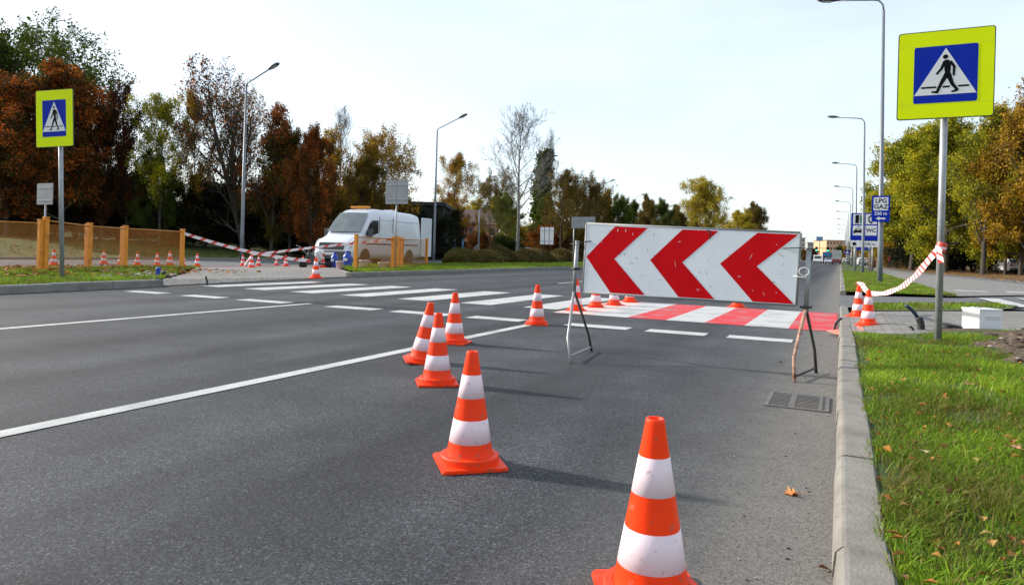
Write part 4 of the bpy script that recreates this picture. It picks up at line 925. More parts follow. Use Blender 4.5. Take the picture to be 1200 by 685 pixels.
F1 = [fp(-70, 313, 254), fp(46.5, 317, 258), fp(52.5, 317, 255), fp(104, 315, 262), fp(146, 313, 265), fp(213, 311.5, 269)]
fence('orange post mesh fence on the grass behind the left crossing sign', F1, [fp(101.5, 314, 263.5), fp(143, 312, 266.5)])
F2 = [fp(416.5, 315, 275), fp(460, 314.5, 278), fp(499.5, 310, 280)]
fence('orange post mesh fence in front of the white van', F2, [fp(463.5, 314, 277), fp(467, 313, 278), fp(470.5, 312.5, 279)])
fpost = Vector(F1[-1][:2]); c16 = G(294.5, 314, .01); cL = G(370, 325.8, .1)
pA = Vector((F1[-1][0], F1[-1][1], F1[-1][3]-.03)); eA = c16+Vector((.0, 0, .52))
def along(p, q, pxs):  # points on vertical plane through p,q at pixels
    n_ = Vector((-(q-p).y, (q-p).x, 0)); res = []
    for x, y in pxs:
        d = ray(x, y); o = Vector((0, 0, CAM_H)); t = (p-o).dot(n_)/d.dot(n_); res.append(o+d*t)
    return res
endA = G(376, 320, .05)+Vector((0, 0, .3))
tape('warning_tape', 'long tape running down from the left fence to the marking machine', along(pA, endA, [(214, 273), (240, 281), (268, 289), (298, 296), (330, 301.5), (352, 304.5), (364, 305.5)]), .10, .22)
pB = Vector((F2[1][0], F2[1][1], 1.1))
tape('warning_tape', 'long tape rising from the taped cone to the fence in front of the van', along(eA, pB, [(294.5, 298), (325, 295), (362, 290.5), (400, 286.5), (430, 283.5), (458, 280)]), .09, .24)
tape('warning_tape', 'short tape running down behind the taped cone at the left crossing', [G(286, 313, 0)+Vector((0, 0, .08)), eA+Vector((-.02, -.01, -.05)), eA], .07, .12)

# ---------------------------------------------------------------- street lamps
def lamp(label, x, y, h, arm, style, z0=.08, lean=0., group='tall street lamps'):
    t = empty('street_lamp', label, 'street lamp', (x, y, z0), 0, group); s = 1 if arm > 0 else -1
    mb = MB(); mb.tube([(0, 0, -.1), (0, 0, 1.5), (0, 0, h)], [.10, .095, .05], 12); mb.lathe([(.125, 0), (.125, .05), (.10, .08)], 12, c=(0, 0, -.02)); mb.build('pole', M_lamp, t)
    mb = MB(); A = abs(arm)
    if style == 'goose': pts = [(0, 0, h-.02), (s*.03, 0, h+.22), (s*.16, 0, h+.40), (s*.36, 0, h+.46), (s*A, 0, h+.46+A*.10)]
    else: pts = [(0, 0, h-.02), (s*.02, 0, h+.04), (s*.12, 0, h+.10), (s*A, 0, h+.1+A*.36)]
    mb.tube(pts, .035, 8); mb.build('arm', M_lamp, t)
    e = Vector(pts[-1]); d = (e-Vector(pts[-2])).normalized(); sd_ = Vector((0, 1, 0)); up = d.cross(sd_)*(-1); 
    if up.z < 0: up = -up
    mb = MB(); prof = [(-.05, .045), (.10, .11), (.35, .155), (.62, .12), (.74, .03)]; n = 12; vs_ = []
    for q, r in prof:
        for k in range(n):
            a_ = 2*math.pi*k/n; vs_.append(e+d*q+sd_*r*math.cos(a_)+up*(math.sin(a_)*r*(.75 if math.sin(a_) > 0 else .35)))
    fs = [(j*n+k, j*n+(k+1) % n, (j+1)*n+(k+1) % n, (j+1)*n+k) for j in range(4) for k in range(n)]+[tuple(reversed(range(n))), tuple(range(4*n, 5*n))]
    mb.raw(vs_, fs, 0, True); mb.build('lamp_head', M_vang, t)
    mb = MB(); mb.box(e+d*.38-up*.055, (.34, .17, .02), rot=d.to_track_quat('X', 'Z').to_matrix(), bev=.006); mb.build('lens', M_hl, t)
    t.rotation_euler = (0, lean, 0); return t
for i, (y, lb) in enumerate([(30.3, 'nearest right street lamp, top cut by the photo, carrying the LPG sign'), (53.5, 'second right street lamp, its arm clearly visible left of the first'), (79, 'third street lamp of the right hand row'), (104, 'fourth street lamp of the right hand row'), (130, 'fifth street lamp of the right hand row'), (157, 'sixth street lamp of the right hand row'), (185, 'seventh street lamp of the right hand row'), (215, 'eighth street lamp of the right hand row'), (247, 'ninth street lamp of the right hand row'), (282, 'tenth street lamp of the right hand row')]):
    lamp(lb, 1.4, y, 10.62 if i == 0 else 10.3, -1.65, 'goose', lean=-.012)
lamp('left street lamp rising in front of the nearly bare trees', *G(283, 306, 0).to_2d(), 9.2, 1.55, 'straight', 0, .0)
lamp('second left street lamp beside the rear of the van', *DZ(508.5, 49).to_2d(), 9.35, 1.75, 'straight', .05, .0)
lamp('small far street lamp above the left end of the chevron board', *DZ(694.5, 88).to_2d(), 9.2, 2.0, 'straight', .05)
lamp('thin far lamp post above the second chevron, left of the yellow tree', *DZ(743, 118).to_2d(), 10.6, .9, 'straight', .05)
lamp('thin far lamp post just left of the bright yellow tree', *DZ(778, 140).to_2d(), 10.4, .9, 'straight', .05)
lamp('very small far street lamp in front of the yellow trees', *DZ(818, 200).to_2d(), 6.5, 1.2, 'straight', .05)
lamp('slim pale lamp post in front of the house', *DZ(560.5, 64).to_2d(), 4.6, .3, 'straight', .02)

# ---------------------------------------------------------------- signs
def blank_sign(label, name, Y, corners, post_px, base_y_z, plates=1, face=M_back, postm=None, cat='road sign', gap=.02):
    a_, b_ = PY(corners[0], corners[1], Y), PY(corners[2], corners[3], Y); cx, cz = (a_.x+b_.x)/2, (a_.z+b_.z)/2; W_, H_ = abs(b_.x-a_.x), abs(a_.z-b_.z)
    xs = [PY(p, (corners[1]+corners[3])/2, Y).x for p in post_px]; t = empty(name, label, cat, (xs[0], Y, base_y_z))
    for x in xs: mb = MB(); mb.tube([(x-xs[0], .035, -.1), (x-xs[0], .035, max(a_.z, b_.z)-base_y_z-.02)], .03, 10); mb.build('pole', postm or M_galv, t)
    w1 = (W_-gap*(plates-1))/plates
    for k in range(plates):
        mb = MB(); mb.prism(rrect(w1, H_, .03), 0, .012, 0, xz(cx-W_/2+w1/2+k*(w1+gap)-xs[0], 0, cz-base_y_z)); 
        pl = mb.build('plate', face, t)
        mb = MB()
        for dz in (-.3, .3): mb.box((cx-W_/2+w1/2+k*(w1+gap)-xs[0], -.016, cz-base_y_z+dz*H_), (w1*.92, .012, .03))
        mb.build('stiffening_rail', M_galv, pl)
    return t
blank_sign('pair of grey sign backs on one pole above the van', 'road_sign', 22.3, (452.5, 211, 478, 239), (464.5,), .1, 2)
blank_sign('small grey sign back rising behind the left mesh fence', 'road_sign', 14.5, (44, 215, 62, 239.5), (52.5,), 0)
blank_sign('grey rectangular sign back just left of the chevron board', 'road_sign', 40, (670, 254, 697.5, 267.5), (672.5, 693), .1)
blank_sign('white board of three upright panels on dark posts beyond the hedge', 'notice_board', 47, (633.5, 266, 648.5, 286.5), (636.5, 645), .0, 3, M_white, M_dsteel, 'notice board', .05)
# LPG GAZ sign on the nearest right lamp
Ys = 30.1; a_ = PY(1022, 229.5, Ys); b_ = PY(1042.5, 260, Ys); W_, H_ = b_.x-a_.x, a_.z-b_.z; cx, cz = (a_.x+b_.x)/2, (a_.z+b_.z)/2
t = empty('fuel_sign', 'blue LPG GAZ 250 m sign fixed to the nearest right street lamp', 'road sign', (cx, Ys, cz)); M = xz(0, 0, 0)
mb = MB(); mb.prism(rrect(W_, H_, .04), 0, .02, 0, M); pl = mb.build('plate', M_blue, t)
mb = MB()
for dz in (-H_*.3, H_*.3): mb.box((-cx+1.36, .08, dz), (.26, .14, .05))
mb.build('bracket', M_galv, t)
mb = MB(); mb.prism(rrect(W_*.8, H_*.5, .03), .021, .024, 0, xz(0, 0, H_*.19)); mb.build('white_field', M_white, pl)
text_obj('lettering', 'LPG', H_*.235, M_black, pl, (0, -.027, H_*.30), .004); text_obj('lettering', 'GAZ', H_*.235, M_black, pl, (0, -.027, H_*.075), .004)
text_obj('lettering', '250 m', H_*.17, M_white, pl, (0, -.024, -H_*.185), .003)
mb = MB(); mb.prism([(-.16, 0), (-.04, .08), (-.04, .03), (.16, .03), (.16, -.03), (-.04, -.03), (-.04, -.08)], .021, .025, 0, xz(0, 0, -H_*.37)); mb.build('arrow', M_white, pl)
# services sign
Ys = 56; a_ = PY(997.5, 249.5, Ys); b_ = PY(1029.5, 282, Ys); W_, H_ = b_.x-a_.x, a_.z-b_.z; cx, cz = (a_.x+b_.x)/2, (a_.z+b_.z)/2
t = empty('services_sign', 'large blue services sign with four white pictogram squares behind the LPG sign', 'road sign', (cx, Ys, .1)); zc = cz-.1
for dx in (-.30, .22): mb = MB(); mb.tube([(dx*W_, .06, -.1), (dx*W_, .06, zc+H_/2-.1)], .055, 10); mb.build('pole', M_galv, t)
mb = MB(); mb.prism(rrect(W_, H_, .06), 0, .03, 0, xz(0, 0, zc)); pl = mb.build('plate', M_blue, t)
s4 = W_*.40; off = W_*.225; czs = zc+H_*.07
for ix in (-1, 1):
    for iz in (-1, 1): mb = MB(); mb.prism(rrect(s4, s4, .04), .031, .036, 0, xz(ix*off, 0, czs+iz*off)); mb.build('white_field', M_white, pl)
mb = MB(); Mx = xz(-off, 0, czs+off)
mb.prism([(-.22, -.3), (-.22, .25), (-.16, .31), (.02, .31), (.02, -.3)], .037, .042, 0, Mx); mb.prism([(.08, -.12), (.08, .30), (.14, .30), (.14, -.12)], .037, .042, 0, Mx); mb.build('pump_symbol', M_black, pl)
mb = MB(); mb.prism([(.10, -.3), (.10, .2), (.32, .34), (.32, -.3)], .043, .046, 0, Mx); mb.build('pump_symbol', M_green, pl)
mb = MB(); stroke(mb, [(.06, .28), (-.14, .16), (-.16, 0), (-.14, -.16), (.06, -.28)], [.14, .08, .07, .08, .14], .037, .042, xz(off, 0, czs+off)); mb.build('telephone_symbol', M_black, pl)
mb = MB(); Mx = xz(-off, 0, czs-off)
mb.prism([(-.32, -.22), (-.32, -.04), (-.24, .0), (-.17, .13), (.17, .13), (.24, .0), (.32, -.04), (.32, -.22), (.2, -.22), (.2, -.16), (-.2, -.16), (-.2, -.22)], .037, .042, 0, Mx)
for dx in (-.06, .0, .06): mb.prism([(dx-.015, .24), (dx+.015, .24), (dx+.015, .32), (dx-.015, .32)], .037, .042, 0, Mx)
mb.build('car_wash_symbol', M_black, pl)
mb = MB(); mb.prism([(-.13, .02), (-.1, .09), (.1, .09), (.13, .02)], .043, .046, 0, Mx); mb.build('car_wash_symbol', M_white, pl)
text_obj('lettering', 'WC', s4*.52, M_black, pl, (off, -.04, czs-off), .006)
mb = MB(); mb.prism(rrect(W_, .42, .04), 0, .025, 0, xz(0, 0, zc-H_/2-.25)); p2 = mb.build('lower_plate', M_white, t)
mb = MB(); Mx = xz(-W_*.36, 0, zc-H_/2-.25); mb.prism([(.13*math.cos(q), .13*math.sin(q)) for q in np.arange(16)*2*math.pi/16], .026, .03, 0, Mx); mb.build('round_symbol', M_black, p2)
mb = MB(); Mx = xz(-W_*.08, 0, zc-H_/2-.25); mb.prism([(-.025, -.14), (-.025, .04), (-.08, .04), (0, .15), (.08, .04), (.025, .04), (.025, -.14)], .026, .03, 0, Mx); mb.build('arrow', M_black, p2)
text_obj('lettering', '500 m', .27, M_black, p2, (W_*.2, -.03, zc-H_/2-.25), .0)
# far direction sign with three fields
t = empty('direction_sign', 'small dark blue direction sign of three panels below the services sign', 'road sign', (2.0, 78, .1))
for dx in (-.55, .55): mb = MB(); mb.tube([(dx, .04, -.1), (dx, .04, 2.6)], .035, 8); mb.build('pole', mat('brown_pole', (.28, .19, .12), .7), t)
for k in range(3):
    mb = MB(); mb.prism(rrect(.5, .72, .03), 0, .02, 0, xz((k-1)*.53, 0, 2.25)); p = mb.build('plate', M_blue, t)
    mb = MB(); mb.prism([(0, .22), (-.14, .04), (-.05, .04), (-.05, -.2), (.05, -.2), (.05, .04), (.14, .04)] if k else [(-.2, 0), (-.04, .14), (-.04, .05), (.2, .05), (.2, -.05), (-.04, -.05), (-.04, -.14)], .021, .026, 0, xz((k-1)*.53, 0, 2.25)); mb.build('arrow', M_white, p)
t = empty('road_sign', 'tiny blue sign on a pole between the far right street lamps', 'road sign', (.9, 118, .1))
mb = MB(); mb.tube([(0, .04, -.1), (0, .04, 2.6)], .035, 8); mb.build('pole', M_galv, t); mb = MB(); mb.prism(rrect(.75, .75, .05), 0, .02, 0, xz(0, 0, 2.1)); p = mb.build('plate', M_blue, t)
mb = MB(); mb.prism([(0, .28), (-.26, -.2), (.26, -.2)], .021, .026, 0, xz(0, 0, 2.1)); mb.build('white_triangle', M_white, p)
for px, Z_, h_, lb in ((1001, 62, 2.6, 'thin brownish pole left of the services sign posts'), (1022, 52, 2.2, 'thin pale pole right of the services sign posts'), (1000.5, 92, 6, 'thin pale pole far behind the services sign')):
    p = DZ(px, Z_, .1); mb = MB(); mb.tube([(0, 0, -.1), (0, 0, h_)], .045, 8); mb.lathe([(.05, h_-.02), (.05, h_+.02)], 8); o = mb.build('pole', M_galv); o.location = p; tag(o, lb, 'pole')

# ---------------------------------------------------------------- vehicles
def wheel(t, x, y, r, wd, side):
    mb = MB(); mb.lathe([(r*.62, -wd/2), (r*.93, -wd/2), (r, -wd*.32), (r, wd*.32), (r*.93, wd/2), (r*.62, wd/2)], 24, axis=(0, 1, 0)); w_ = mb.build('wheel', M_tyre, t); w_.location = (x, y, r)
    mb = MB(); mb.lathe([(r*.6, wd*.36), (r*.55, wd*.5), (r*.2, wd*.46), (.02, wd*.5)], 20, axis=(0, side, 0)); mb.build('rim', M_rimm, w_); return w_
def car(name, label, loc, rz, paint, Lc=4.3, Wc=1.75, Hc=1.45, kind='hatch', cat='car', group=None):
    t = empty(name, label, cat, loc, rz, group); h = Lc/2
    prof = [(-h, .35), (-h, .95), (-h*.96, 1.0), (-h*.62, Hc-.06), (-h*.4, Hc), (h*.15, Hc), (h*.5, .98), (h*.93, .82), (h, .6), (h, .32)] if kind == 'hatch' else \
           [(-h, .4), (-h, Hc-.05), (-h*.97, Hc), (h*.55, Hc), (h*.66, Hc-.1), (h*.85, 1.1), (h*.98, .95), (h, .7), (h, .35)]
    n = len(prof); V = []
    for sy in (-1, -.97, .97, 1):
        for x, z in prof:
            tum = 1 if z < 1.0 else 1-.16*(z-1.0)/(Hc-1.0+1e-6)*(1 if kind == 'hatch' else .4)
            V.append((x*(1 if abs(sy) < 1 else .985), sy*Wc/2*tum, z if abs(sy) < 1 else z-.015*(z > .5)))
    fs = [(j*n+k, (j+1)*n+k, (j+1)*n+(k+1) % n, j*n+(k+1) % n) for j in range(3) for k in range(n)]+[tuple(range(n)), tuple(reversed(range(3*n, 4*n)))]
    mb = MB(); mb.raw(V, fs, 0); mb.build('body', paint, t)
    for sy in (-1, 1):
        mb = MB(); yy = sy*(Wc/2*.935)
        if kind == 'hatch': P_ = [(-h*.55, 1.02), (-h*.47, Hc-.09), (h*.08, Hc-.08), (h*.36, 1.02)]
        else: P_ = [(h*.35, 1.15), (h*.35, Hc-.35 if Hc > 1.7 else Hc-.12), (h*.58, Hc-.35 if Hc > 1.7 else Hc-.12), (h*.78, 1.15)]
        mb.prism(P_, -.03, .03, 0, Matrix.Translation((0, yy, 0)) @ XZ); mb.build('side_window', M_glass, t)
        for x in (-h*.62, h*.62): wheel(t, x, sy*(Wc/2-.1), .32, .2, sy)
        mb = MB(); mb.box((h-.06, sy*Wc*.36, .68), (.14, .32, .16), bev=.03); mb.build('headlight', M_hl, t)
        mb = MB(); mb.box((-h+.02, sy*Wc*.40, .85 if kind == 'hatch' else 1.1), (.08, .22, .25), bev=.02); mb.build('tail_light', M_tail, t)
    if kind == 'hatch':
        f = [(h*.47, 1.02), (h*.18, Hc-.04)]; r = [(-h*.93, 1.04), (-h*.66, Hc-.10)]
    else: f = [(h*.84, 1.18), (h*.69, Hc-.2)]; r = [(-h-.0, 1.25), (-h-.0, Hc-.2)]
    for nm, e, sg in (('windscreen', f, 1), ('rear_window', r, -1)):
        (x0, z0), (x1, z1) = e; mb = MB(); d = .02*sg; ww = Wc*.42
        P8 = [(x0+d, -ww, z0), (x0+d, ww, z0), (x1+d, ww*.9, z1), (x1+d, -ww*.9, z1)]; Q8 = [(p[0]-.04*sg, p[1], p[2]-.01) for p in P8]
        mb.raw(P8+Q8, [(0, 1, 2, 3), (7, 6, 5, 4), (0, 4, 5, 1), (1, 5, 6, 2), (2, 6, 7, 3), (3, 7, 4, 0)], 0); mb.build(nm, M_glass, t)
    mb = MB(); mb.box((h+.0, 0, .42), (.10, Wc*.9, .2), bev=.03); mb.box((-h, 0, .45), (.10, Wc*.92, .2), bev=.03); mb.build('bumper', M_vang, t)
    return t
P_white = mat('car_paint_white', (.62, .63, .65), .25, .03, coat=.5); P_silver = mat('car_paint_silver', (.45, .5, .56), .25, .03, coat=.5, metal=.3); P_red = mat('car_paint_dark_red', (.16, .01, .015), .25, .05, coat=.5); P_dark = mat('car_paint_dark', (.02, .022, .03), .25, .05, coat=.5)
P_blue = mat('truck_blue', (.02, .12, .28), .4, .05); P_box = mat('truck_box_grey', (.32, .34, .34), .6, .05)
UPY = math.pi/2
def rd(px, py): g = G(px, py, 0); return g
car('parked_van', 'small white van far down the road, left of the other far vehicles', (-5.2, 190, 0), -UPY, P_white, 4.9, 1.9, 2.1, 'van', 'van', 'far vehicles on the road')
car('car', 'pale silver car far down the road in front of a blue truck', (-2.6, 185, 0), -UPY, P_silver, cat='car', group='far vehicles on the road')
car('car', 'dark red car far down the road in front of the grey box truck', (-.9, 172, 0), UPY, P_red, cat='car', group='far vehicles on the road')
car('car', 'white car parked beyond the kerb at the far end of the road', (1.3, 190, .1), UPY, P_white, group='far vehicles on the road')
def truck(label, loc, rz, paint, boxm, Lb=5., Hb=3.0):
    t = empty('truck', label, 'truck', loc, rz, 'far vehicles on the road')
    mb = MB(); mb.box((-.8, 0, .85+Hb/2), (Lb, 2.3, Hb-.3), bev=.04); mb.build('cargo_box', boxm, t)
    mb = MB(); mb.box((Lb/2+.15, 0, 1.45), (1.6, 2.1, 1.9), bev=.15); cb = mb.build('cab', paint, t)
    mb = MB(); mb.box((Lb/2+.96, 0, 1.85), (.04, 1.8, .7), bev=.01); mb.build('windscreen', M_glass, cb)
    mb = MB(); mb.box((0, 0, .62), (Lb+1.2, 1.0, .25)); mb.build('chassis', M_vang, t)
    for x in (-2.2, Lb/2+.1):
        for s in (-1, 1): wheel(t, x, s*.95, .45, .3, s)
    return t
truck('grey box truck driving away behind the dark red car', (-.9, 205, 0), UPY, P_box, P_box, 5., 2.9)
truck('blue truck following the silver car far down the road', (-3.7, 225, 0), -UPY, P_blue, P_blue, 4.5, 2.6)
pr = lambda px, Z_: DZ(px, Z_)
car('car', 'white parked car seen behind the second left street lamp', pr(503, 66), 1.9, P_white, Hc=1.6, group='cars parked beyond the hedge')
car('car', 'white parked car just left of the blue playground posts', pr(520, 68), 2.1, P_white, Hc=1.6, group='cars parked beyond the hedge')
car('car', 'silver parked car above the hedge, left of the tall bare trunk', pr(592, 84), 1.2, P_silver, group='cars parked beyond the hedge')
car('car', 'pale parked car right next to the tall bare trunk', pr(614, 88), 1.0, P_white, group='cars parked beyond the hedge')
car('car', 'dark parked car right of the white three panel board', pr(660, 92), 1.3, P_dark, group='cars parked beyond the hedge')
car('car', 'white car parked under the trees beside the services sign', pr(1010, 122), 1.7, P_white, group='cars parked under the right trees')
car('car', 'pale car glimpsed between the dark trunks at the right edge', (14.6, 79, .1), 1.7, P_white, group='cars parked under the right trees')

# the big white van
def big_van():
    zc_ = Vector((0, 0, 0)); camw = lambda xr, Zf: FW*Zf+R0*xr
    fl = camw(-7.33, 31.0); rl = camw(-5.0, 37.5); hd = (fl-rl).normalized(); left = Vector((-hd.y, hd.x, 0))
    ctr = (fl+rl)/2-left*1.0; rz = math.atan2(hd.y, hd.x)
    t = empty('delivery_van', 'high roofed white van with amber roof bar and open rear door behind the fence', 'van', (ctr.x, ctr.y, 0), rz); t.scale = (1.05, 1.05, 1.06)
    L2 = 3.25
    st = [(-L2, 2.50, .97, .45), (-L2+.05, 2.58, .99, .40), (-2.6, 2.63, 1., .38), (-1, 2.65, 1., .36), (.6, 2.64, 1., .36), (1.15, 2.58, 1., .36), (1.45, 2.44, .995, .36), (1.85, 2.02, .99, .36), (2.2, 1.62, .985, .36), (2.42, 1.40, .98, .36), (2.75, 1.27, .97, .36), (3.02, 1.13, .94, .36), (3.17, .95, .90, .36), (3.24, .80, .85, .36)]
    V = []; n = 18
    for x, zt, wf, zb in st:
        half = []
        hgt = zt-zb
        for f, wv in ((0, .96), (.10, 1.0), (.30, 1.0), (.50, .995), (.70, .97), (.86, .93), (.95, .86), (.985, .74), (1., .45)):
            z = zb+hgt*f; tum = 1-.07*max(0, (z-1.2))/1.4
            half.append((wv*wf*tum*1.0, z))
        ring = [(x, y, z) for y, z in half]+[(x, -y, z) for y, z in reversed(half)]; V += ring
    fs = [(i*n+k, i*n+(k+1) % n, (i+1)*n+(k+1) % n, (i+1)*n+k) for i in range(len(st)-1) for k in range(n)]+[tuple(reversed(range(n)))[::1], tuple(range((len(st)-1)*n, len(st)*n))]
    mb = MB(); mb.raw(V, fs, 0, True); body = mb.build('body', M_vanw, t)
    # windscreen following the slope
    mb = MB(); P_ = []
    for x, zt, w_ in ((2.33, 1.53, .86), (2.2, 1.66, .86), (1.85, 2.05, .82), (1.50, 2.415, .74)):
        for s in (-1, -.5, 0, .5, 1): P_.append((x+.02+.05*(1-s*s), s*w_, zt+.012-.02*abs(s)))
    fs = [(r*5+c, r*5+c+1, (r+1)*5+c+1, (r+1)*5+c) for r in range(3) for c in range(4)]
    mb.raw(P_, fs, 0, True); mb.build('windscreen', M_wind, t)
    for s in (-1, 1):
        mb = MB(); M = Matrix.Translation((0, s*.965, 0)) @ XZ @ Matrix.Identity(4)
        mb.prism([(1.0, 1.38), (1.0, 2.08), (1.42, 2.08), (1.62, 1.95), (2.02, 1.45), (1.98, 1.36)], -.035, .035, 0, Matrix.Translation((0, s*.945, 0)) @ XZ); mb.build('side_window', M_glass, t)
        mb = MB(); mb.box((1.95, s*1.14, 1.5), (.12, .2, .36), bev=.03); mb.box((1.95, s*1.03, 1.42), (.05, .12, .05)); mb.build('mirror', M_vang, t)
        mb = MB(); mb.prism([(2.62, .82), (2.60, 1.0), (2.78, 1.20), (3.0, 1.08), (3.14, .86), (3.10, .80)], -.05, .05, 0, Matrix.Translation((.03, s*.86, 0)) @ XZ); mb.build('headlight', M_hl, t)
        for x in (-2.0, 2.1):
            mb = MB(); mb.prism([(x+.42*math.cos(q), .38+.42*math.sin(q)) for q in np.linspace(-.1, math.pi+.1, 14)], -.008, .01, 0, Matrix.Translation((0, s*1.0, 0)) @ XZ); mb.build('wheel_arch', M_tyre, t)
            wheel(t, x, s*.90, .35, .24, s)
        mb = MB(); mb.box((-.4, s*1.003, 1.02), (5.0, .014, .07)); mb.build('rubbing_strip', M_vang, t)
        mb = MB()
        for x in (.9, -.35): mb.box((x, s*.975, 1.5), (.008, .03, 1.55))
        mb.box((-1.2, s*.972, 2.14), (4.0, .012, .012)); mb.box((-1.2, s*.998, 1.28), (4.0, .012, .012)); mb.build('panel_gap', M_vang, t)
    mb = MB(); mb.box((3.20, 0, .88), (.14, 1.25, .30), bev=.03); mb.build('grille', M_vang, t)
    mb = MB(); mb.box((3.20, 0, .50), (.22, 1.86, .34), bev=.06); mb.build('bumper', M_vang, t)
    mb = MB(); mb.box((3.32, 0, .55), (.02, .52, .11)); mb.build('licence_plate', M_white, t)
    mb = MB(); mb.box((1.0, 0, 2.70), (.24, .95, .09), bev=.03); mb.box((1.0, 0, 2.65), (.1, .5, .05)); mb.build('beacon_bar', M_amber, t)
    mb = MB(); mb.box((-1.6, .1, 2.68), (.5, .5, .10), bev=.03); mb.build('roof_vent', M_vanw, t)
    # open rear door swung out
    mb = MB(); mb.box((0, 0, 1.45), (.9, .06, 2.0), bev=.025); d = mb.build('rear_door', M_vanw, t); d.location = (-L2-.47, .97+.08, 0); d.rotation_euler = (0, 0, RAD(-8))
    mb = MB(); mb.box((-L2+.0-.015, 0, 1.45), (.03, 1.5, 2.0)); mb.build('load_opening', M_vang, t)
    for s in (-1, 1): mb = MB(); mb.box((-L2-.01, s*.9, 1.1), (.05, .14, .5), bev=.01); mb.build('tail_light', M_tail, t)
big_van()

# ---------------------------------------------------------------- things around the left crossing
def bucket(label, px, py, z, r, h, m, hue=None, group='buckets by the van', name='bucket', sq=False):
    p = DZ(px, 27, z); t = empty(name, label, 'bucket', p, rng.uniform(0, 3), group)
    mb = MB(); mb.lathe([(r*.82, 0), (r*.86, .01), (r*.98, h*.9), (r*1.05, h*.91), (r*1.05, h*.97), (r, h), (r*.95, h), (r*.93, h*.92), (r*.8, .02)], 20 if not sq else 20, capt=True); mb.build('pail', m, t)
    mb = MB(); mb.tube([(r*1.06*math.cos(q), .02+abs(math.sin(q))*.02, h*.92-math.sin(q)*r*.9) for q in np.linspace(0, math.pi, 12)], .004, 6); mb.build('handle', M_galv, t); return t
bucket('white bucket right of the first fence post before the van', 427, 311.5, .08, .19, .33, M_plast)
bucket('white bucket with orange rim left of the cluster of fence posts', 450, 309.5, .08, .21, .25, M_plast)
bucket('pinkish bucket left of the big blue canister', 398.5, 310.5, .02, .15, .32, M_pinkp)
def plank(label, px, py, z, s, rz, m=M_wood):
    p = DZ(px, 26.8, z); mb = MB(); mb.box((0, 0, s[2]/2), s, bev=.006)
    for k in (-.3, .3): mb.box((k*s[0], 0, s[2]+.008), (.05, s[1]*.9, .012))
    o = mb.build('plank', m); o.location = p; o.rotation_euler = (0, 0, rz); return tag(o, label, 'plank')
plank('pale plank lying across the orange rimmed bucket', 451, 309.5, .08, (.5, .12, .03), YAW).location.z = .34
plank('pinkish flat board lying on the pavement before the pinkish bucket', 393, 313, .02, (.42, .28, .02), .9, M_pinkp)
plank('brown plank on the grass between the two white buckets', 439, 306, .05, (.55, .1, .05), YAW+.1)
def canister(label, px, py, z, w_, h, name='canister'):
    p = DZ(px, 27.6 if w_ > .3 else 28.2, z); t = empty(name, label, 'canister', p, rng.uniform(-.3, .3), 'blue canisters by the van'); r = w_/2
    mb = MB(); mb.lathe([(r*.92, 0), (r, .03), (r, h*.36), (r*.95, h*.40), (r, h*.44), (r, h*.70), (r*.8, h*.84), (r*.42, h*.92), (r*.36, h*.99)], 24); mb.build('drum', M_bluep, t)
    mb = MB(); mb.lathe([(r*.4, h*.97), (r*.42, h), (r*.42, h*1.06), (r*.3, h*1.08)], 16); mb.build('cap', M_bluep, t)
    mb = MB(); mb.box((0, -r*.98, h*.56), (r*.9, .02, h*.16), bev=.005); mb.build('paper_label', M_plast, t); return t
canister('big blue canister right of the pinkish bucket', 407.5, 311, .02, .36, .68)
canister('blue canister half hidden behind the pinkish bucket', 392.5, 307.5, 0, .30, .62)
# line marking machine
p = DZ(371, 27.6, .0); t = empty('marking_machine', 'road marking machine with handlebars in front of the van', 'machine', p, YAW+.3)
mb = MB(); mb.tube([(-.55, -.22, .2), (.5, -.22, .2), (.5, .22, .2), (-.55, .22, .2), (-.55, -.22, .2)], .025, 8); mb.tube([(-.3, -.22, .2), (-.3, -.22, .75), (-.3, .22, .75), (-.3, .22, .2)], .02, 8); mb.build('frame', M_dsteel, t)
mb = MB(); mb.lathe([(.17, .28), (.19, .30), (.19, .68), (.15, .74), (.06, .78)], 20, c=(.12, 0, 0)); mb.build('paint_tank', M_plast, t)
mb = MB(); mb.box((-.25, 0, .40), (.30, .30, .26), bev=.03); mb.lathe([(.09, .52), (.1, .60), (.05, .64)], 14, c=(-.25, 0, 0)); mb.build('engine', M_vang, t)
for s in (-.26, .26): mb = MB(); mb.tube([(-.3, s, .5), (-.62, s, .85), (-.78, s, .92)], .016, 8); mb.build('handlebar', M_galv, t)
for x, y in ((-.5, -.28), (-.5, .28), (.48, 0)): wheel(t, x, y, .16, .08, 1)
mb = MB(); mb.tube([(.12, -.2, .7), (.3, -.32, .5), (.35, -.3, .15)], .014, 8); mb.tube([(-.2, -.15, .55), (.0, -.3, .65), (.2, -.28, .3), (.35, -.3, .1)], .012, 8); mb.build('hose', M_pipek, t)

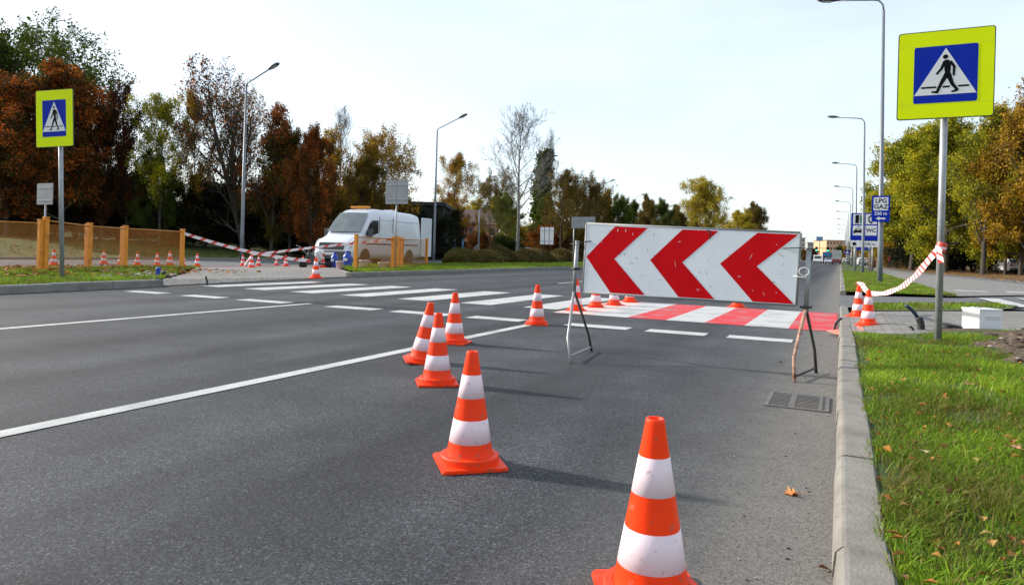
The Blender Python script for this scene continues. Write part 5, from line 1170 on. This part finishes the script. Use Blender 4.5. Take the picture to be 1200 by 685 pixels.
# stubs and rubble by the left kerb
def pipe_thing(name, label, cat, pts, r, m, cap=True, n=12):
    pts = [Vector(p) for p in pts]; o = min(pts, key=lambda p: p.z).copy(); mb = MB()
    Q = []; ext = [pts[0]*2-pts[1]]+pts+[pts[-1]*2-pts[-2]]
    for i in range(len(pts)-1):
        p0, p1, p2, p3 = ext[i:i+4]
        for k in range(6): t = k/6; Q.append(.5*((2*p1)+(p2-p0)*t+(2*p0-5*p1+4*p2-p3)*t*t+(3*p1-p0-3*p2+p3)*t**3))
    Q.append(pts[-1]); rs_ = [r*(1.0 if k % 2 else .93) for k in range(len(Q))]
    mb.tube([q-o for q in Q], rs_, n); ob = mb.build(name, m); ob.location = o; return tag(ob, label, cat)
g = G(243, 333, .02); pipe_thing('pipe_stub', 'short dark pipe stub sticking up at the left crossing kerb', 'pipe', [g+Vector((0, 0, -.04)), g+Vector((-.01, 0, .06)), g+Vector((-.06, 0, .17))], .022, M_pipek)
g = G(185, 325, .12); pipe_thing('pipe_stub', 'upright blue pipe stub among rubble on the left verge', 'pipe', [g+Vector((0, 0, -.05)), g+Vector((0, 0, .08)), g+Vector((.01, 0, .22))], .05, M_bluep)
pipe_thing('pipe_stub', 'thin dark pipe leaning against the blue pipe stub', 'pipe', [g+Vector((.08, 0, 0)), g+Vector((.14, 0, .06)), g+Vector((.22, 0, .13))], .03, M_pipek)
mb = MB(); rs = random.Random(9)
def rock(mb, c, s, m, rs):
    bm = bmesh.new(); bmesh.ops.create_icosphere(bm, subdivisions=2, radius=1); o = rs.uniform(0, 50)
    bm.verts.index_update(); vv = []
    for v in bm.verts: k = 1+.45*noise.noise(v.co*1.3+Vector((o, 0, 0))); vv.append((c[0]+v.co.x*s*k, c[1]+v.co.y*s*k*.8, c[2]+v.co.z*s*k*.55))
    mb.raw(vv, [[v.index for v in f.verts] for f in bm.faces], m); bm.free()
for _ in range(110):
    px = rs.uniform(112, 205); py = rs.uniform(317, 325.5); c = G(px, py, .13); rock(mb, c, rs.uniform(.03, .10)*(1.3 if rs.random() < .1 else 1), 0 if rs.random() < .35 else 1, rs)
tag(mb.build('rubble', [M_stone, M_clod]), 'dug up stones and clods on the left verge by the blue pipe stub', 'rubble', kind='stuff')
mb = MB()
for _ in range(230):
    a_ = rs.uniform(0, 6.28); q = rs.random()**.6*1.05; x, y = 2.2+q*.95*math.cos(a_), 7.6+q*2.0*math.sin(a_)
    rock(mb, (x, y, rz(x, y)+.02+.07*max(0, 1-q*q)), rs.uniform(.008, .035), 0 if rs.random() < .3 else 1, rs)
for _ in range(90):
    x, y = -.04-abs(rs.gauss(0, .16)), rs.uniform(1.6, 9); rock(mb, (x, y, .002), rs.uniform(.002, .006), 1 if rs.random() < .7 else 0, rs)
tag(mb.build('rubble', [M_stone, M_clod]), 'clods and small stones on the dug soil and in the gutter on the right', 'rubble', kind='stuff')

# ---------------------------------------------------------------- right verge objects
# white meter box
p = G(1146, 386, .09); t = empty('meter_box', 'white plastic box standing on the edge of the right pavement', 'box', (p.x-.03, p.y-.42, .088), RAD(33))
mb = MB(); mb.box((0, 0, .15), (.30, .27, .26), bev=.012); bx_ = mb.build('case', M_plast, t)
mb = MB(); mb.box((0, 0, .288), (.315, .285, .022), bev=.008); mb.box((-.08, 0, .303), (.1, .05, .016), bev=.004); mb.build('lid', M_plast, t)
mb = MB(); mb.box((.03, -.137, .20), (.20, .006, .012)); mb.box((.03, -.137, .175), (.20, .004, .006)); mb.build('rib', mat('grey_plastic', (.5, .5, .5), .5), bx_)
mb = MB(); mb.box((.151, .0, .215), (.008, .075, .035), bev=.003); mb.build('grip', M_vang, bx_)
mb = MB(); mb.box((.152, 0, .15), (.006, .075, .09)); mb.build('grip_recess_shade', mat('shaded_plastic', (.42, .42, .43), .5), bx_)  # flat panel; shade of the hollow behind the grip set as grey
mb = MB(); mb.box((.0, 0, .012), (.26, .22, .022)); mb.build('plinth', M_dsteel, t)
# blue-black pipe in two pieces
g = G(1079, 385.5, .09); Yp = g.y
pipe_thing('conduit_pipe', 'dark blue conduit leaning out of the ground by the right crossing pavement', 'pipe', [PY(1077.5, 377, Yp), PY(1073.5, 369, Yp-.02), PY(1068, 362.5, Yp-.06), PY(1061.5, 357.5, Yp-.1)], .024, M_pipeb)
pipe_thing('conduit_pipe', 'thick dark upright pipe end beside the leaning blue conduit', 'pipe', [g+Vector((0, -.02, -.05)), g+Vector((0, -.02, .06)), PY(1077, 371.5, Yp-.02)], .043, M_pipek)
g = G(977, 388, .02); pipe_thing('cable_end', 'curved black cable end sticking up at the kerb beside the red bar', 'cable', [g+Vector((0, 0, -.03)), PY(979.5, 379, g.y), PY(983, 375, g.y), PY(987, 372.5, g.y)], .016, M_pipek)
g = G(1113, 387, .1); c_ = [g+Vector((.12*math.cos(q), .10*math.sin(q), .03+.035*math.sin(q*.5)+.012*q/6)) for q in np.linspace(0, 11, 30)]
pipe_thing('cable_coil', 'black cable coil with a white end in the grass behind the sign pole', 'cable', c_, .016, M_pipek)
g = G(1071, 386, .1); pipe_thing('cable_end', 'small dark cable end in the grass left of the thick pipe end', 'cable', [g+Vector((0, 0, -.02)), g+Vector((-.02, 0, .02)), g+Vector((-.05, 0, .035))], .014, M_pipek)
# flattened orange plates at the kerb
def flat_plate(label, poly, z, m):
    mb = MB(); c = Vector((sum(p[0] for p in poly)/len(poly), sum(p[1] for p in poly)/len(poly), 0)); mb.prism([(p[0]-c.x, p[1]-c.y) for p in poly], 0, .012, 0); mb.prism([((p[0]-c.x)*.8, (p[1]-c.y)*.8) for p in poly], .012, .018, 0)
    o = mb.build('rubber_plate', m); o.location = (c.x, c.y, z); return tag(o, label, 'rubber plate')
gp = lambda *q: [G(x, y, .05).to_2d() for x, y in q]
flat_plate('flat orange rubber plate lying over the kerb beside the red bar', gp((969, 387.2), (983, 386.2), (1004, 388.5), (1001, 392), (986, 392.5)), .045, mat('faded_orange', (.68, .20, .13), .6, .1))
flat_plate('flat orange rubber plate under the nearer cone at the kerb', gp((1004, 381.5), (1030, 381), (1032, 386.5), (1008, 388)), .03, mat('faded_orange', (.68, .20, .13), .6, .1))
# drain grate in the gutter
t = empty('drain_grate', 'cast iron drain grate in the gutter beside the kerb', 'drain', (-.225, 4.81, .0)); hx, hy = .185, .25
mb = MB(); mb.box((0, 0, .0008), (2*hx-.004, 2*hy-.004, .0035)); mb.build('pit_shade', M_flatblack, t)  # thin plate on the asphalt, its black stands in for the pit's shade
mb = MB()
for s in (-1, 1): mb.box((s*(hx-.012), 0, .004), (.024, 2*hy, .009)); mb.box((0, s*(hy-.012), .0042), (2*hx-.05, .024, .009))
mb.build('frame', M_iron, t)
mb = MB()
for k in range(10): mb.box((0, -hy+.045+k*(2*hy-.09)/9, .0044), (2*hx-.05, .019, .007))
mb.box((-.03, 0, .0047), (.035, 2*hy-.05, .0078)); mb.box((hx-.05, 0, .0048), (.02, 2*hy-.05, .0078)); mb.build('grate', M_iron, t)
# leaves
def maple(label, p, s, m, rz, curl=.35, name='fallen_leaf'):
    out_ = [(0, -.55), (.03, -.22), (.22, -.34), (.2, -.16), (.52, -.18), (.42, -.02), (.62, .16), (.38, .18), (.34, .40), (.16, .30), (0, .62), (-.16, .30), (-.36, .38), (-.36, .16), (-.6, .12), (-.44, -.04), (-.5, -.2), (-.2, -.16), (-.24, -.34), (-.03, -.22)]
    def zf(x, y): return curl*(abs(x)**1.4*.9+.25*y*y+.12*math.sin(x*9+y*7))+.02
    V = [(0, 0, zf(0, 0)), ]+[(x, y, zf(x, y)) for x, y in out_]; n = len(out_)
    V2 = [(x, y, z+.012) for x, y, z in V]; fs = [(0, 1+(i+1) % n, 1+i) for i in range(n)]+[(n+1, n+2+i, n+2+(i+1) % n) for i in range(n)]+[(1+i, 1+(i+1) % n, n+2+(i+1) % n, n+2+i) for i in range(n)]
    mb = MB(); mb.raw([(x*s, y*s, z*s) for x, y, z in V+V2], fs, 0); mb.tube([(0, -.5*s, zf(0, -.5)*s), (.05*s, -.8*s, .06*s), (.14*s, -1.0*s, .10*s)], .012*s, 5)
    o = mb.build(name, m); o.location = p; o.rotation_euler = (rng.uniform(-.1, .2), rng.uniform(-.1, .1), rz); return tag(o, label, 'leaf')
g = G(929, 579); maple('curled orange leaf lying on the asphalt near the kerb', g+Vector((0, 0, .0)), .062, M_leafo, 1.9, .6)
g = G(1188, 546, .12); maple('large brown leaf in the grass at the right edge', g+Vector((0, 0, .075)), .06, M_leafb, .6, .4)
g = G(1136, 461, .12); maple('brown leaf lying on the grass below the sign pole', g+Vector((0, 0, .06)), .055, M_leafb, 2.6, .4)
g = G(1083, 543, .12); maple('small pale leaf in the grass near the kerb', g+Vector((0, 0, .05)), .035, mat('tan_leaf', (.45, .33, .2), .8, .2), .2, .3)

# ---------------------------------------------------------------- background structures
M_wallp = mat('pink_render', (.48, .24, .18), .85, .1); M_roofb = mat('brown_roof', (.10, .06, .05), .85, .2); M_win = mat('window_glass', (.05, .06, .07), .2, .2)
def building(name, label, px0, px1, ytop, Z_, wall, roof, nx, nz, depth=10, gable=0., winm=M_win, cat='building', base=0.):
    a_, b_ = DZ(px0, Z_), DZ(px1, Z_); W_ = (b_-a_).length; H_ = HZ((px0+px1)/2, ytop, Z_); c_ = (a_+b_)/2+FW*depth/2
    t = empty(name, label, cat, (c_.x, c_.y, base), YAW); Hw = H_-gable
    mb = MB(); mb.box((0, 0, Hw/2), (W_, depth, Hw)); mb.build('wall', wall, t)
    mb = MB()
    if gable: mb.prism([(-depth/2-.4, 0), (depth/2+.4, 0), (0, gable)], -W_/2-.3, W_/2+.3, 0, Matrix.Translation((0, 0, Hw)) @ Matrix(((0, 0, 1, 0), (1, 0, 0, 0), (0, 1, 0, 0), (0, 0, 0, 1))))
    else: mb.box((0, 0, Hw+.15), (W_+.4, depth+.4, .3))
    mb.build('roof', roof, t)
    for i in range(nx):
        for j in range(nz):
            mb = MB(); ww, wh = W_/nx*.45, Hw/nz*.48; x, z = -W_/2+W_*(i+.5)/nx, Hw*(j+.55)/nz; mb.box((x, -depth/2-.01, z), (ww, .06, wh)); w_ = mb.build('window', winm, t)
            mb = MB(); mb.box((x, -depth/2-.05, z-wh/2-.05), (ww*1.15, .12, .08)); mb.build('sill', M_white, w_)
    return t
building('house', 'salmon coloured house with brown roof behind the slim pale lamp post', 534, 582, 244, 112, M_wallp, M_roofb, 4, 2, 9, 2.6, cat='house')
building('shed', 'long dark flat roofed building behind the rear of the van', 436, 518, 240, 60, mat('dark_cladding', (.012, .012, .013), .9, .2), mat('dark_roof', (.025, .03, .035), .8, .1), 5, 1, 8, winm=M_flatblack)
M_or = mat('orange_render', (.60, .36, .20), .85, .08); M_gr = mat('grey_render', (.30, .31, .32), .85, .1); M_br = mat('brick_render', (.30, .15, .10), .9, .15); M_cr = mat('cream_render', (.50, .42, .32), .85, .1)
building('apartment_block', 'orange apartment block at the end of the street', 968, 991, 282, 330, M_or, M_br, 6, 4, 14)
building('apartment_block', 'grey apartment block left of the orange one at the end of the street', 946, 960, 284.5, 360, M_gr, M_gr, 6, 4, 14)
building('apartment_block', 'narrow brick coloured block just right of the chevron board', 930, 943, 279, 320, M_cr, M_br, 3, 5, 14)
# traffic signals on a gantry
p = Vector((-8.2, 232, 0)); t = empty('traffic_signal_gantry', 'thin gantry with small green traffic lights over the far road', 'traffic light', p)
mb = MB(); mb.tube([(0, 0, 0), (0, 0, 4.6)], .12, 10); mb.tube([(0, 0, 4.5), (9.2, 0, 4.5)], .08, 8); mb.build('mast', M_vang, t)
M_gl = bpy.data.materials.new('green_signal_light'); M_gl.use_nodes = True; b_ = M_gl.node_tree.nodes['Principled BSDF']; b_.inputs['Base Color'].default_value = (.02, .5, .25, 1); b_.inputs['Emission Color'].default_value = (.05, 1, .5, 1); b_.inputs['Emission Strength'].default_value = 2.
for x in (1.4, 4.6, 8.0):
    mb = MB(); mb.box((x, -.12, 4.2), (.7, .3, 1.5), bev=.05); hd = mb.build('signal_head', M_black, t)
    mb = MB(); mb.lathe([(.2, 0), (.2, .05)], 14, c=(x, -.28, 3.8), axis=(0, -1, 0)); mb.build('green_light', M_gl, hd)
t = empty('direction_sign', 'small blue grey direction sign standing high before the orange block', 'road sign', (-6.2, 240, 0)); mb = MB(); mb.tube([(0, .1, 0), (0, .1, 8.2)], .1, 8); mb.build('pole', M_vang, t); mb = MB(); mb.prism(rrect(1.9, 1.4, .1), 0, .05, 0, xz(0, 0, 7.6)); p_ = mb.build('plate', mat('sign_blue_grey', (.10, .20, .32), .5), t)
# playground posts, fence post, bench line
for i, (px, lb) in enumerate(((523.5, 'left blue playground post'), (532.5, 'middle blue playground post'), (542, 'right blue playground post'))):
    p = DZ(px, 58); mb = MB(); mb.tube([(0, 0, 0), (0, 0, 1.75)], .07, 10); mb.lathe([(.085, 1.74), (.06, 1.82)], 10); o = mb.build('post', mat('blue_post_paint', (.06, .16, .33), .5), ); o.location = p; tag(o, lb+' beside the parked cars beyond the hedge', 'post', 'blue playground posts')
p = DZ(559, 52); mb = MB(); mb.box((0, 0, .6), (.28, .28, 1.2), bev=.03); mb.lathe([(.2, 1.19), (.14, 1.3)], 4); o = mb.build('bollard', M_kerb); o.location = p; tag(o, 'short pale concrete pillar at the foot of the slim pale lamp post', 'bollard')
# litter bin and runner on the right path
p = DZ(1023, 62, .1); t = empty('litter_bin', 'dark red litter bin on the grass by the path behind the lamp', 'litter bin', p)
mb = MB(); mb.lathe([(.17, .22), (.22, .26), (.25, .85), (.22, .87), (.2, .6)], 16); mb.build('bin', mat('bin_dark_red', (.10, .02, .015), .6), t); mb = MB(); mb.tube([(.0, .24, -.05), (0, .24, .95)], .03, 8); mb.build('post', M_vang, t)

def person(label, loc, rz, h, top_m, leg_m, skin_m):
    t = empty('person', label, 'person', loc, rz); s = h/1.75
    J = dict(pel=(0, 0, .95), ch=(0, -.03, 1.25), nk=(0, -.04, 1.47), hd=(0, -.06, 1.60), ht=(0, -.06, 1.72), ls=(.19, -.03, 1.42), le=(.24, .10, 1.18), lw=(.20, -.10, 1.02), lh=(.19, -.17, 1.0), rs=(-.19, -.03, 1.42), re=(-.25, .02, 1.16), rw=(-.20, -.20, 1.12), rh=(-.18, -.27, 1.13), lhp=(.10, 0, .92), lk=(.11, -.22, .52), la=(.10, -.12, .10), lt=(.10, -.30, .05), rhp=(-.10, 0, .92), rk=(-.10, .06, .50), ra=(-.10, .36, .22), rt=(-.10, .42, .08))
    Rr = dict(pel=.145, ch=.155, nk=.06, hd=.095, ht=.075, ls=.07, le=.048, lw=.034, lh=.032, rs=.07, re=.048, rw=.034, rh=.032, lhp=.10, lk=.065, la=.045, lt=.035, rhp=.10, rk=.065, ra=.045, rt=.035)
    E_ = [('pel', 'ch'), ('ch', 'nk'), ('nk', 'hd'), ('hd', 'ht'), ('ch', 'ls'), ('ls', 'le'), ('le', 'lw'), ('lw', 'lh'), ('ch', 'rs'), ('rs', 're'), ('re', 'rw'), ('rw', 'rh'), ('pel', 'lhp'), ('lhp', 'lk'), ('lk', 'la'), ('la', 'lt'), ('pel', 'rhp'), ('rhp', 'rk'), ('rk', 'ra'), ('ra', 'rt')]
    ks = list(J); me = bpy.data.meshes.new('body'); me.from_pydata([tuple(c*s for c in J[k]) for k in ks], [(ks.index(a), ks.index(b)) for a, b in E_], []); o = bpy.data.objects.new('body', me); col.objects.link(o)
    md = o.modifiers.new('skin', 'SKIN'); 
    for i, k in enumerate(ks): me.skin_vertices[0].data[i].radius = (Rr[k]*s, Rr[k]*s)
    me.skin_vertices[0].data[0].use_root = True; sb = o.modifiers.new('sub', 'SUBSURF'); sb.levels = 1; sb.render_levels = 1
    dg = bpy.context.evaluated_depsgraph_get(); m2 = bpy.data.meshes.new_from_object(o.evaluated_get(dg)); o.modifiers.clear(); o.data = m2; o.parent = t
    m2.materials.clear()
    for x in (top_m, leg_m, skin_m): m2.materials.append(x)
    for f in m2.polygons:
        z = f.center.z/s; f.material_index = 2 if z > 1.48 or (abs(f.center.x)/s > .16 and z < 1.04 and z > .98) else (1 if z < .93 else 0); f.use_smooth = True
    mb = MB(); mb.lathe([(.06*s, 1.60*s), (.107*s, 1.62*s), (.105*s, 1.70*s), (.07*s, 1.755*s), (.01, 1.765*s)], 14, c=(0, -.045*s, 0)); mb.build('hair', mat('dark_hair', (.02, .014, .01), .8), t)
    return t
person('runner in a red jacket and dark trousers on the path under the right trees', DZ(1043, 88, .1), .4, 1.75, mat('red_jacket', (.42, .02, .02), .8), mat('dark_trousers', (.02, .02, .03), .8), mat('skin', (.5, .3, .22), .6))
